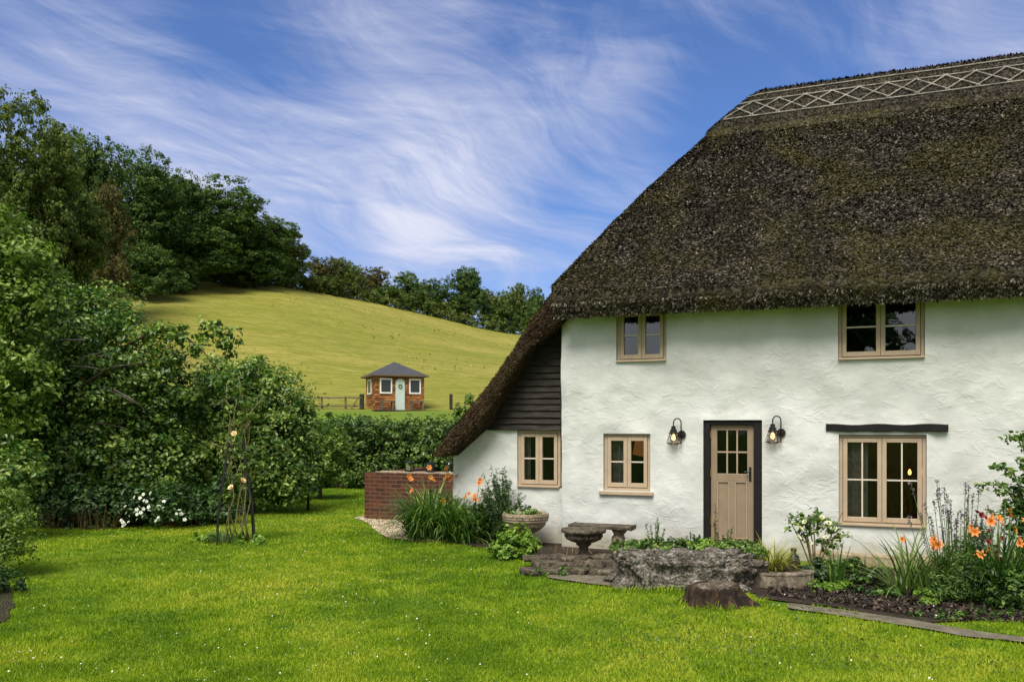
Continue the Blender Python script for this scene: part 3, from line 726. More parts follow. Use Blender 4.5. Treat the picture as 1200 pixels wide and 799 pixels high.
def window(o, v, nx, ny, label, sill=.0, ncas=2, curtain=None, dep=.05, parent=cot):
    """casement window; frame stands dep behind the wall face; z of frame outer = opening"""
    t0, t1, z0, z1 = o; y0 = v + dep; fw = .045
    b = MB()
    b.rng(t0 + .002, t0 + fw, y0, y0 + .09, z0 + .002, z1); b.rng(t1 - fw, t1 - .002, y0, y0 + .09, z0 + .002, z1)
    b.rng(t0 + fw, t1 - fw, y0, y0 + .09, z0 + .002, z0 + fw); b.rng(t0 + fw, t1 - fw, y0, y0 + .09, z1 - fw, z1)
    fr = b.build('window', M['frame'], parent, bevel=.004); fr['label'] = label
    if sill: 
        s = MB(); s.rng(t0 - sill, t1 + sill, v - .07, y0 - .002, z0 - .055, z0 - .004); s.build('sill', M['frame'], fr, bevel=.006)
    else:
        s = MB(); s.rng(t0 + .004, t1 - .004, v - .035, y0 - .002, z0 + .003, z0 + .028); s.build('sill', M['frame'], fr, bevel=.004)
    a0, a1 = t0 + fw + .003, t1 - fw - .003; cw = (a1 - a0) / ncas
    for i in range(ncas):
        c0 = a0 + cw * i + .002; c1 = a0 + cw * (i + 1) - .002; s0 = z0 + fw + .004; s1 = z1 - fw - .004; sw = .052
        s = MB(); yy0, yy1 = y0 - .012, y0 + .045
        s.rng(c0, c0 + sw, yy0, yy1, s0, s1); s.rng(c1 - sw, c1, yy0, yy1, s0, s1)
        s.rng(c0 + sw, c1 - sw, yy0, yy1, s0, s0 + sw * 1.15); s.rng(c0 + sw, c1 - sw, yy0, yy1, s1 - sw, s1)
        s.build('sash', M['frame'], fr, bevel=.004)
        g0, g1, h0, h1 = c0 + sw, c1 - sw, s0 + sw * 1.15, s1 - sw
        gb = MB()
        for q in range(1, nx): x = g0 + (g1 - g0) * q / nx; gb.rng(x - .009, x + .009, y0 - .002, y0 + .03, h0, h1)
        for q in range(1, ny):
            z = h0 + (h1 - h0) * q / ny
            for r_ in range(nx):
                xa = g0 + (g1 - g0) * r_ / nx + (.009 if r_ else 0); xb = g0 + (g1 - g0) * (r_ + 1) / nx - (.009 if r_ < nx - 1 else 0)
                gb.rng(xa, xb, y0 - .001, y0 + .029, z - .009, z + .009)
        gb.build('glazing_bar', M['bar'], fr)
        p = MB(); yg = y0 + .02
        p.add([(g0 - .01, yg, h0 - .01), (g1 + .01, yg, h0 - .01), (g1 + .01, yg + .003 * (i - .5), h1 + .01), (g0 - .01, yg + .003 * (i - .5), h1 + .01)], [(0, 1, 2, 3)])
        p.build('pane', M['glass_up'] if z0 > 2.3 else M['glass'], fr)
    if curtain:
        for (ca, cb) in curtain:
            x0 = t0 + (t1 - t0) * ca; x1 = t0 + (t1 - t0) * cb; c = MB(); n = max(8, int((x1 - x0) / .012)); vs_ = []
            for i in range(n + 1):
                x = x0 + (x1 - x0) * i / n; yy = y0 + .17 + .022 * math.sin(i * .9) + .01 * math.sin(i * 2.3)
                vs_ += [(x, yy, z0 - .0), (x + .004 * math.sin(i), yy, z1)]
            c.add(vs_, [(2 * i, 2 * i + 2, 2 * i + 3, 2 * i + 1) for i in range(n)]); c.build('curtain', M['curtain'], fr, smooth=True)
    return fr
window(W1, 0, 1, 2, 'small upstairs casement under the eaves near the cottage corner', curtain=[(.05, .2)])
window(W2, 0, 1, 2, 'small ground floor casement with a projecting sill', sill=.05, curtain=[(.04, .46)])
window(W3, 0, 1, 2, 'wide upstairs casement under the eaves reflecting sky')
window(W4, 0, 2, 2, 'large ground floor casement below a black lintel', curtain=[(.02, .34)])
# lintel
lt = rect(968, 497, 1111, 505.5); b = MB()
n = 14; vs_ = []
for i in range(n + 1):
    f = i / n; x = lt[0] + (lt[1] - lt[0]) * f; h0 = lt[2] + .006 * math.sin(i * 1.7); h1 = lt[3] + .008 * math.sin(i * 1.1 + 1)
    if i in (0, n): h0 += .012
    vs_ += [(x, -.035, h0), (x, -.035, h1), (x, .07, h1), (x, .07, h0)]
b.add(vs_, [(4 * i + a, 4 * i + (a + 1) % 4, 4 * i + 4 + (a + 1) % 4, 4 * i + 4 + a) for i in range(n) for a in range(4)] + [(0, 1, 2, 3), (4 * n + 3, 4 * n + 2, 4 * n + 1, 4 * n)])
b.build('lintel', M['black'], cot, bevel=.008)
# door
d0, d1, dz0, dz1 = DR
b = MB(); b.rng(d0 + .002, d0 + .085, .03, .17, 0, dz1 - .002); b.rng(d1 - .11, d1 - .002, .03, .17, 0, dz1 - .002); b.rng(d0 + .085, d1 - .11, .03, .17, dz1 - .06, dz1 - .002)
b.build('door_frame', M['black'], cot, bevel=.005)
e0, e1, f0, f1 = d0 + .09, d1 - .115, .06, dz1 - .065
b = MB(); ww = e1 - e0; yb0, yb1 = .085, .125; st = .085; gz0 = f1 - .66; gz1 = f1 - .075
b.rng(e0, e0 + st, yb0, yb1, f0, f1); b.rng(e1 - st, e1, yb0, yb1, f0, f1)
b.rng(e0 + st, e1 - st, yb0, yb1, gz1, f1); b.rng(e0 + st, e1 - st, yb0, yb1, gz0 - .10, gz0); b.rng(e0 + st, e1 - st, yb0, yb1, f0, f0 + .16)
mid = (e0 + e1) / 2; b.rng(mid - .035, mid + .035, yb0, yb1, f0 + .16, gz0 - .10)
b.rng(e0 + st, mid - .035, yb0 + .014, yb1 - .004, f0 + .16, gz0 - .10); b.rng(mid + .035, e1 - st, yb0 + .014, yb1 - .004, f0 + .16, gz0 - .10)
dr = b.build('door', M['door'], cot, bevel=.005); dr['label'] = 'taupe panelled door with six small panes'
b = MB()
for q in (1, 2): x = e0 + st + (ww - 2 * st) * q / 3; b.rng(x - .010, x + .010, yb0 + .004, yb1 - .006, gz0, gz1)
zz_ = (gz0 + gz1) / 2
for q in range(3):
    xa = e0 + st + (ww - 2 * st) * q / 3 + (.010 if q else 0); xb = e0 + st + (ww - 2 * st) * (q + 1) / 3 - (.010 if q < 2 else 0)
    b.rng(xa, xb, yb0 + .005, yb1 - .007, zz_ - .010, zz_ + .010)
b.build('glazing_bar', M['dmould'], dr)
b = MB(); b.add([(e0 + st - .01, .108, gz0 - .01), (e1 - st + .01, .108, gz0 - .01), (e1 - st + .01, .108, gz1 + .01), (e0 + st - .01, .108, gz1 + .01)], [(0, 1, 2, 3)]); b.build('pane', M['glass'], dr)
for ha, hb in ((e0 + st, mid - .035), (mid + .035, e1 - st)):   # moulding
    b = MB(); z0_, z1_ = f0 + .16, gz0 - .10
    b.rng(ha + .0, ha + .014, yb0 - .003, yb0 + .013, z0_, z1_); b.rng(hb - .014, hb, yb0 - .003, yb0 + .013, z0_, z1_); b.rng(ha + .014, hb - .014, yb0 - .003, yb0 + .013, z1_ - .014, z1_); b.rng(ha + .014, hb - .014, yb0 - .003, yb0 + .013, z0_, z0_ + .014)
    b.build('panel_moulding', M['dmould'], dr)
b = MB(); b.rng(e1 - .062, e1 - .03, yb0 - .008, yb0 - .001, 1.0, 1.19); b.tube([(e1 - .046, yb0 - .008, 1.13), (e1 - .046, yb0 - .05, 1.13), (e1 - .12, yb0 - .055, 1.125)], .009, 8); b.build('handle', M['iron'], dr, smooth=False)
for z in (.45, 1.1, 1.62):
    b = MB(); b.tube([(e0 - .002, yb0 - .012, z - .05), (e0 - .002, yb0 - .012, z + .05)], .010, 8); b.build('hinge', M['brass'], dr)
b = MB(); b.rng(d0 + .003, d1 - .003, -.06, .16, -.05, .055); b.build('doorstep', M['slabstone'], cot, bevel=.01)
# lit things inside
b = MB(); tt_, zz_ = FT(1063, 553); tt_, zz_ = FT(1066, 553, .9); b.lathe([(.004, -.04), (.018, -.025), (.022, 0), (.014, .025), (.006, .04)], (tt_, .9, zz_), 14); lb = b.build('pendant_bulb', M['lampshade'], cot, smooth=True)
b = MB(); b.tube([(tt_, .9, zz_ + .06), (tt_, .9, 2.2)], .004, 5); b.build('pendant_cord', M['iron'], cot)
pl_ = bpy.data.lights.new('pendant_light', 'POINT'); pl_.energy = 9; pl_.color = (1, .5, .18); pl_.shadow_soft_size = .04
plo = bpy.data.objects.new('pendant_light', pl_); COL.objects.link(plo); plo.parent = cot; plo.location = (tt_ + .02, 1.25, zz_ - .02)
tq, zq = FT(752, 523, 1.2); b = MB(); b.lathe([(.02, -.15), (.14, -.12), (.10, .10), (.02, .12)], (tq, 1.2, zq), 18); b.build('table_lamp_shade', M['picture'], cot, smooth=False)

# ---- lean-to: white wall, boards and catslide thatch
LV = .30
outer_px = [(658, 326), (641, 349), (621, 377), (600, 411), (572, 450), (540, 489), (520, 514), (509, 530)]
inner_px = [(668, 372), (655, 383), (620, 412), (593, 454), (566, 497), (546, 516), (527, 534)]
outer = [FT(x, y, -.12) for x, y in outer_px]; inner = [FT(x, y, .0) for x, y in inner_px]
tl, _ = FT(531, 560, LV)
inner_l = sorted([FT(x, y, LV) for x, y in inner_px])
def itop(t): return float(np.interp(t, [p[0] for p in inner_l], [p[1] for p in inner_l]))
W5 = rect(606, 504, 656, 571, LV); W5[1] = max(W5[1], W5[0] + .62); zt = W5[3]
tl = float(tl)
b = MB(); usl = axis(tl, .02, .05, [W5[0]]); 
def PL(u, w_):
    top = min(zt + .0, itop(u) + .10) if u < W5[0] - .001 else zt
    z = -.1 + (top + .1) * w_
    return (u, LV + .035 * mn.noise((u * 1.1 + 9, z * 1.1, 2)) + .012 * mn.noise((u * 5, z * 5, 2)), z)
patchgrid(b, [u for u in usl if u <= W5[0] + .001], [i / 30 for i in range(31)], lambda a, c: False, PL)
zsill = W5[2]
patchgrid(b, [u for u in usl if u >= W5[0] - .001], [i / 20 for i in range(21)], lambda a, c: False, lambda u, w_: (u, LV + (.035 * mn.noise((u * 1.1 + 9, (-.1 + (zsill + .1) * w_) * 1.1, 2)) + .012 * mn.noise((u * 5, w_ * 5, 2))), -.1 + (zsill + .1) * w_))
b.add([(tl, LV, -.1), (tl, LV + 5, -.1), (tl, LV + 5, itop(tl) + .1), (tl, LV, itop(tl) + .1)], [(0, 1, 2, 3)])
b.add([(tl, LV + 5, -.1), (.02, LV + 5, -.1), (.02, LV + 5, 3.2), (tl, LV + 5, itop(tl) + .1)], [(0, 1, 2, 3)])
b.add([(W5[0], LV, zsill), (W5[0], LV, zt), (W5[0], LV + .2, zt), (W5[0], LV + .2, zsill)], [(0, 1, 2, 3)])
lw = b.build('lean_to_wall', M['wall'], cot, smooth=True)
md = lw.modifiers.new('es', 'EDGE_SPLIT'); md.split_angle = R(50)
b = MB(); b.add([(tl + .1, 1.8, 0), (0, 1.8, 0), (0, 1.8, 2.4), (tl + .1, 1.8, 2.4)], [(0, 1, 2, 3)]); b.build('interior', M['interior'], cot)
window(W5, LV, 1, 2, 'casement in the lean-to below the tarred boards', dep=.04, curtain=[(.05, .2)])
z = zt + .004; i = 0; rng = np.random.default_rng(8)
b = MB()
while z < 3.25:
    hh = .098 + rng.uniform(-.012, .012)
    zz2 = z + hh; 
    # left end follows the underside of the thatch
    xs_ = np.linspace(tl, 0, 160); ok = [x for x in xs_ if itop(x) + .12 > z]; 
    if not ok: break
    x0 = ok[0]; x1 = .06; jj = rng.normal() * .003; n_ = 8
    for q in range(n_):
        xa = x0 + (x1 - x0) * q / n_; xb = x0 + (x1 - x0) * (q + 1) / n_
        sa = .006 * mn.noise((xa * 2, i * 3.1, 0)); sb = .006 * mn.noise((xb * 2, i * 3.1, 0))
        y_lo, y_hi = LV - .040 + jj, LV - .006
        b.add([(xa, y_lo, z + sa), (xb, y_lo, z + sb), (xb, y_hi, zz2 + .012), (xa, y_hi, zz2 + .012), (xa, y_lo + .024, z + sa), (xb, y_lo + .024, z + sb)], [(0, 1, 2, 3), (0, 4, 5, 1)])
    z = zz2; i += 1
b.build('weatherboarding', M['board'], cot)
b = MB(); b.rng(-.075, -.004, LV - .085, LV - .044, zt, 3.2); b.build('corner_board', M['board'], cot, bevel=.006)
# catslide roof: a thick slab with this section, running back along the end wall
def resample(pts, n):
    P = np.array(pts); d = np.r_[0, np.cumsum(np.linalg.norm(np.diff(P, axis=0), axis=1))]; s = np.linspace(0, d[-1], n)
    return np.stack([np.interp(s, d, P[:, 0]), np.interp(s, d, P[:, 1])], -1)
top_s = resample(outer, 46); bot_s = resample(inner, 46)
sec = np.concatenate([top_s, bot_s[::-1]]); ns = len(sec)
vls = np.concatenate([[-.12, -.10, -.05, 0], np.arange(.06, 1.2, .07), np.linspace(1.3, 5.6, 20)])
cenl = (top_s + bot_s) / 2; cen2 = np.concatenate([cenl, cenl[::-1]])
VV = []
for iv, v in enumerate(vls):
    f = [.72, .93, 1.0, 1.0][iv] if iv < 4 else 1.0
    for q in range(ns):
        p = cen2[q] + (sec[q] - cen2[q]) * f; wob = .035 * mn.noise((p[0] * 2.2, v * 2.2, q // 46)) + .012 * mn.noise((p[0] * 9, v * 9, 1))
        nrm2 = (sec[q] - cen2[q]); nrm2 = nrm2 / (np.linalg.norm(nrm2) + 1e-6)
        VV.append((p[0] + nrm2[0] * wob, v + .03 * mn.noise((p[0] * 3, p[1] * 3, 4)) * (iv < 6), p[1] + nrm2[1] * wob))
FF = []
for iv in range(len(vls) - 1):
    for q in range(ns): FF.append((iv * ns + q, iv * ns + (q + 1) % ns, (iv + 1) * ns + (q + 1) % ns, (iv + 1) * ns + q))
for q in range(45): FF.append((q, ns - 1 - q, ns - 2 - q, q + 1))
slab = np_mesh('lean_to_roof', VV, FF, [M['verge']], cot, tint=np.full(len(FF), .3), smooth=True)
rng = np.random.default_rng(21)
def samp_verge(n):
    q = rng.uniform(0, 45, n); i0 = q.astype(int); fr = (q - i0)[:, None]; i1 = np.minimum(i0 + 1, 45)
    T_ = top_s[i0] * (1 - fr) + top_s[i1] * fr; B_ = bot_s[i0] * (1 - fr) + bot_s[i1] * fr
    s = rng.random(n)[:, None]; c = (T_ + B_) / 2; p = T_ * (1 - s) + B_ * s; 
    vv = -.125 + .05 * np.abs(s[:, 0] * 2 - 1) ** 3
    P = np.stack([p[:, 0], vv, p[:, 1]], -1); dn = np.array([-.60, -.15, -.78])
    return P, np.tile(dn, (n, 1)), np.tile(np.array([.05, -1.0, .05]), (n, 1))
reeds('verge_reeds', 9000, samp_verge, M['verge'], slab, rng, (.03, .06), .006, .3)
def samp_top(n):
    q = rng.uniform(0, 45, n); i0 = q.astype(int); fr = (q - i0)[:, None]; i1 = np.minimum(i0 + 1, 45)
    T_ = top_s[i0] * (1 - fr) + top_s[i1] * fr; v = rng.uniform(-.1, 2.5, n)
    P = np.stack([T_[:, 0], v, T_[:, 1]], -1)
    return P, np.tile(np.array([-.67, 0, -.74]), (n, 1)), np.tile(np.array([-.74, 0, .67]), (n, 1))
reeds('reed_surface', 16000, samp_top, M['reed'], slab, rng, (.025, .05), .008, .3)

# ---- wall lamps
def wall_lamp(px, py, label):
    t_, z_ = FT(px, py); r = empty('wall_lamp', HL(t_, 0, z_), label, 'wall lamp', 'wall lamps either side of the cottage door', HROT)
    b = MB(); b.tube([(0, -.004, 0), (0, -.03, 0)], [.058, .052], 20); b.tube([(0, -.03, 0), (0, -.045, 0)], [.03, .02], 14); b.build('back_plate', M['iron'], r, smooth=False)
    pts = [(0, -.055, -.13), (0, -.055, .16)] + [(-.052 + .052 * math.cos(a), -.055, .16 + .06 * math.sin(a)) for a in np.linspace(.3, math.pi, 9)] + [(-.104, -.055, .11)]
    b = MB(); b.tube(pts, .0085, 8); b.tube([(0, -.055, 0), (0, -.04, 0)], .012, 8); b.build('arm', M['iron'], r, smooth=True)
    c = (-.104, -.055, 0)
    b = MB(); b.lathe([(.012, .12), (.03, .115), (.032, .075), (.045, .07), (.047, .04), (.06, .03), (.064, .012), (.03, .010)], c, 20); b.build('cap', M['iron'], r, smooth=False)
    b = MB(); b.lathe([(.038, .012), (.046, -.02), (.058, -.07), (.052, -.115), (.02, -.125)], c, 20); b.build('glass', M['lglass'], r, smooth=True)
    b = MB(); b.lathe([(.008, .01), (.02, -.015), (.027, -.05), (.016, -.075), (.004, -.08)], c, 12); b.build('bulb', M['bulb'], r, smooth=True)
    b = MB()
    for a in range(8):
        th = 2 * math.pi * a / 8; b.tube([(c[0] + rr * math.cos(th), c[1] + rr * math.sin(th), z) for rr, z in ((.055, .012), (.068, -.03), (.088, -.09), (.09, -.12), (.03, -.14))], .0035, 5)
    for rr, z in ((.068, -.03), (.09, -.115)): b.tube([(c[0] + rr * math.cos(a), c[1] + rr * math.sin(a), z) for a in np.linspace(0, 2 * math.pi, 25)], .0035, 5)
    b.build('cage', M['iron'], r)
wall_lamp(799, 509, 'black swan neck wall lamp on the left side of the door')
wall_lamp(915.5, 507, 'black swan neck wall lamp between the door and large window')

# ------------------------------------------------------------------ brick garden wall + lanterns
A = AT(427, 16.0); bw = empty('garden_wall', A, 'low red brick wall with pale coping beside the lean-to', 'wall', rz=HROT)
LW = 2.6; b = MB(); b.rng(0, LW, 0, .225, -.05, .87); b.rng(.0, .225, .226, 2.2, -.05, .87); b.build('brickwork', M['brick'], bw, bevel=.006)
b = MB(); b.rng(.22, LW, .03, .42, .872, .897); b.build('coping', M['buff'], bw, bevel=.006)
def lantern(x, y, label, h=.17, w_=.13, m_='whitep'):
    r = empty('lantern', bw.matrix_basis @ Vector((x, y, .905)) if False else HL(0, 0) * 0 + Vector((A.x + UX * x - UY * y, A.y + UY * x + UX * y, .905)), label, 'lantern', 'lanterns on the garden wall', HROT)
    b = MB(); b.rng(-w_ / 2, w_ / 2, -w_ / 2, w_ / 2, 0, .02); b.rng(-w_ / 2 - .01, w_ / 2 + .01, -w_ / 2 - .01, w_ / 2 + .01, h - .02, h)
    for sx in (-1, 1):
        for sy in (-1, 1): b.box((sx * (w_ / 2 - .008), sy * (w_ / 2 - .008), h / 2), (.014, .014, h - .04))
    b.lathe([(.04, h), (.012, h + .03)], (0, 0, 0), 12); b.build('frame', M['iron'], r)
    b = MB(); b.rng(-w_ / 2 + .012, w_ / 2 - .012, -w_ / 2 + .006, w_ / 2 - .006, .02, h - .02); b.build('pane', M['lglass'], r)
    b = MB(); b.lathe([(.028, .02), (.03, .03), (.03, .11), (.026, .115)], (0, 0, 0), 12); b.build('candle', M['whitep'], r, smooth=False)
lantern(.86, .18, 'square lantern with white candle, left one on the brick wall')
lantern(1.30, .18, 'square lantern on the brick wall nearest the thatch tip')
b = MB(); b.lathe([(.05, 0), (.055, .02), (.05, .15), (.02, .17), (.018, .22), (.025, .23)], (0, 0, 0), 16)
o = b.build('glass_jar', M['lglass'], None, smooth=True, loc=(A.x + UX * 1.66 - UY * .2, A.y + UY * 1.66 + UX * .2, .905)); tag(o, 'clear glass jar on the brick wall under the thatch tip', 'jar')

# ------------------------------------------------------------------ summerhouse on the hill
cy_ = 56.0; cx_ = (462 - 600) / 1000 * cy_; cz_ = EYE + (500 - 481) / 1000 * cy_
sh = empty('summerhouse', (cx_, cy_, cz_), 'small brown timber summerhouse with grey hipped roof on the hillside', 'summerhouse', rz=R(21.9))
w2, d2, h_ = 1.55, 1.5, 2.25
b = MB(); 
nb = 15
for i in range(nb):
    z0, z1 = i * h_ / nb, (i + 1) * h_ / nb - .012; e = .012 * (i % 2) * 0
    b.rng(-w2, w2, -d2, d2, z0, z1)
b.rng(-w2 + .02, w2 - .02, -d2 + .02, d2 - .02, 0, h_)
for sx in (-1, 1): b.rng(sx * w2 - .05, sx * w2 + .05, -d2 - .03, -d2 + .07, 0, h_ + .002)
b.build('wall', M['cedar'], sh)
b = MB(); hw, hd = w2 + .28, d2 + .28; b.add([(-hw, -hd, h_ - .02), (hw, -hd, h_ - .02), (hw, hd, h_ - .02), (-hw, hd, h_ - .02), (0, 0, h_ + .95)], [(0, 1, 4), (1, 2, 4), (2, 3, 4), (3, 0, 4), (3, 2, 1, 0)]); b.build('roof', M['felt'], sh)
b = MB(); 
for sx, sy in ((0, -1), (0, 1)): b.rng(-hw - .01, hw + .01, sy * (hd + .01) - .02, sy * (hd + .01) + .02, h_ - .10, h_ + .01)
for sx in (-1, 1): b.rng(sx * (hw + .01) - .02, sx * (hw + .01) + .02, -hd + .02, hd - .02, h_ - .10, h_ + .01)
b.build('fascia', M['timber'], sh)
def swin(cx, face, ww, z0, z1):
    if face == 'f': M4 = lambda x, y, z: (cx + x, -d2 - .03 + y, z)
    else: M4 = lambda x, y, z: (-w2 - .03 + y, cx - x, z)
    b = MB(); f_ = .09
    def q(x0, x1, za, zb, y0, y1):
        pts = [M4(x, y, z) for z in (za, zb) for y in (y0, y1) for x in (x0, x1)]
        b.add(pts, [(0, 2, 3, 1), (4, 5, 7, 6), (0, 1, 5, 4), (2, 6, 7, 3), (0, 4, 6, 2), (1, 3, 7, 5)])
    q(-ww / 2, -ww / 2 + f_, z0, z1, -.03, .05); q(ww / 2 - f_, ww / 2, z0, z1, -.03, .05); q(-ww / 2 + f_, ww / 2 - f_, z0, z0 + f_, -.03, .05); q(-ww / 2 + f_, ww / 2 - f_, z1 - f_, z1, -.03, .05)
    fr = b.build('window', M['whitep'], sh); b = MB(); q(-ww / 2 + f_, ww / 2 - f_, z0 + f_, z1 - f_, .0, .02); b.build('pane', M['darkglass'], fr)
swin(-.92, 'f', .80, 1.05, 2.02); swin(.98, 'f', .78, 1.05, 2.02); swin(.3, 's', 1.1, 1.05, 2.02)
b = MB(); pts = [(-.30, 0), (.30, 0), (.30, 1.75)] + [(.30 * math.cos(a), 1.75 + .26 * math.sin(a)) for a in np.linspace(.2, math.pi - .2, 8)] + [(-.30, 1.75)]
n = len(pts); b.add([(x, -d2 - .06, z) for x, z in pts] + [(x, -d2 - .011, z) for x, z in pts], [tuple(range(n)), tuple(range(2 * n - 1, n - 1, -1))] + [(i, i + n, (i + 1) % n + n, (i + 1) % n) for i in range(n)])
dd_ = b.build('door', M['mint'], sh)
b = MB(); b.tube([(.11 * math.cos(a), -d2 - .085, 1.52 + .11 * math.sin(a)) for a in np.linspace(0, 6.28, 16)], .03, 6); b.build('wreath', M['stem'], dd_)
b = MB(); b.rng(-w2 - .3, w2 + .9, -d2 - 1.3, d2, -.35, -.01); b.build('deck', M['darkpost'], sh)
def sbench(x, label):
    base = Vector((cx_, cy_, cz_)) + Matrix.Rotation(R(21.9), 3, 'Z') @ Vector((x, -d2 - .45, 0))
    r = empty('garden_bench', base, label, 'bench', 'timber benches outside the summerhouse', R(21.9))
    b = MB(); b.rng(-.42, .42, -.2, .2, .52, .60); b.build('seat', M['timber'], r)
    for sx in (-.34, .34): b = MB(); b.rng(sx - .05, sx + .05, -.17, .17, 0, .52); b.build('leg', M['timber'], r)
sbench(-.95, 'low timber bench left of the summerhouse door'); sbench(.98, 'low timber bench right of the summerhouse door')

# fences
def rail_fence(name, label, pts_px, Y, h, posts, rails, mt, brace=None):
    a = AT(pts_px[0], Y); a.z = tz(a.x, a.y); r = empty(name, a, label, 'fence')
    def P(px, hh): p = AT(px, Y); return Vector((p.x - a.x, 0, cz_ - .35 + hh - a.z))
    for p in posts: b = MB(); b.bar(P(p, -.3), P(p, h + .05), .11, .11); b.build('post', mt, r)
    for hh in rails: b = MB(); b.bar(P(pts_px[0], hh), P(pts_px[1], hh), .05, .10); b.build('rail', mt, r, loc=(0, -.08, 0))
    if brace:
        b = MB(); b.bar(P(brace[0], .25), P(brace[1], h), .05, .08); b.build('brace', mt, r, loc=(0, -.16, 0))
    return r
rail_fence('rail_fence', 'weathered two rail timber fence left of the summerhouse', (340, 423), 55, 1.2, (349, 377, 405), (.62, 1.16), M['timber'], (410, 421))
b = MB(); b.box((0, 0, .65), (.28, .2, 1.5)); p = AT(424, 55); tag(b.build('gate_post', M['darkpost'], loc=(p.x, p.y, cz_ - .35), bevel=.03), 'thick dark gate post at the left of the summerhouse', 'post')
b = MB(); b.box((0, 0, .65), (.20, .2, 1.5)); p = AT(528.5, 55); tag(b.build('gate_post', M['darkpost'], loc=(p.x, p.y, cz_ - .35), bevel=.03), 'dark gate post right of the summerhouse above the hedge', 'post')
rail_fence('rail_fence', 'leaning fence rail beyond the post right of summerhouse', (530, 560), 55.5, .9, (545, 560), (.45,), M['timber'], (531, 538))

# ------------------------------------------------------------------ trees
rng = np.random.default_rng(77)
def make_tree(name, label, cat, loc, blobs, n, leaf, csize, mt, tr, ztop, rng, group=None, inner=.25, nl=7, zmin=None, rz=0.0, per=26, asp=.3):
    r = empty(name, loc, label, cat, group, rz)
    crown('crown', blobs, n, leaf, csize, mt, r, rng, inner, asp, zmin, per)
    trunk_mb(rng, blobs, tr, ztop, nl).build('trunk', M['bark'], r, smooth=True); return r
# prototypes for the wood: dome, tall, spreading, bush
protos = []; PH = []
def far_tree(label, kind, px, D, top_py, width_px, name='woodland_tree', cat='tree', base_py=None, group='trees along the top of the pasture', sink=.5):
    """kind -> prototype of unit size 10x10x10 ; placed with its root on the terrain"""
    x = (px - 600) / 1000 * D; z0 = tz(x, D) - sink; H = EYE + (500 - top_py) / 1000 * D - z0; W = width_px / 1000 * D
    o = protos[kind] if not protos[kind].get('used') else copy_tree(protos[kind])
    if not o.get('used'): o['used'] = 1; o.name = name
    else: o.name = name
    o.location = (x, D, z0); o.scale = (W / 10, W / 10, H / PH[kind]); o.rotation_euler.z = rng.uniform(0, 6.28)
    tag(o, label, cat, group); return o
def proto(mt, seed, n, nb, z0, leaf=.30, csize=.55, rs=(.26, .42), inner=.15, H=10):
    g = np.random.default_rng(seed); bl = []
    for i in range(nb):
        d = g.normal(size=3); d /= np.linalg.norm(d); f = g.random() ** .4 * .74; r = g.uniform(*rs) * 5
        zc = (z0 + H) / 2 + d[2] * (H - z0) / 2 * f; wf = 1 - .35 * max(0, (zc - H * .55) / (H * .45)) ** 2
        bl.append((np.array([d[0] * 5 * f * wf, d[1] * 5 * f * wf, min(zc, H - r * .75)]), np.array([r * 1.1, r * 1.1, r * .85])))
    r = empty('woodland_tree', (0, 0, 0), 'x', 'tree'); PH.append(max(q[0][2] + q[1][2] for q in bl))
    crown('crown', bl, n, leaf, csize, mt, r, g, inner, .36, None, 30); trunk_mb(g, bl, .22, H * .6, 6).build('trunk', M['bark'], r, smooth=True); protos.append(r)
proto(M['l_wood'], 1, 46000, 44, .6, .24, .55, (.26, .40), H=17); proto(M['l_wood2'], 2, 44000, 44, .4, .24, .5, (.24, .38), H=17); proto(M['l_wood'], 3, 46000, 46, .3, .24, .6, (.26, .42), H=17); proto(M['l_brown'], 4, 26000, 40, .3, .24, .5, (.2, .34), H=17)
proto(M['l_wood2'], 5, 40000, 95, 2.0, .19, .40, (.13, .24), .1, H=17)      # open crown
proto(M['l_wood'], 6, 24000, 26, .0, .26, .5, H=10); proto(M['l_wood2'], 7, 24000, 26, .0, .26, .5, H=10); proto(M['l_wood'], 8, 24000, 24, .0, .26, .55, H=10); proto(M['l_brown'], 9, 20000, 26, .0, .26, .5, H=10)
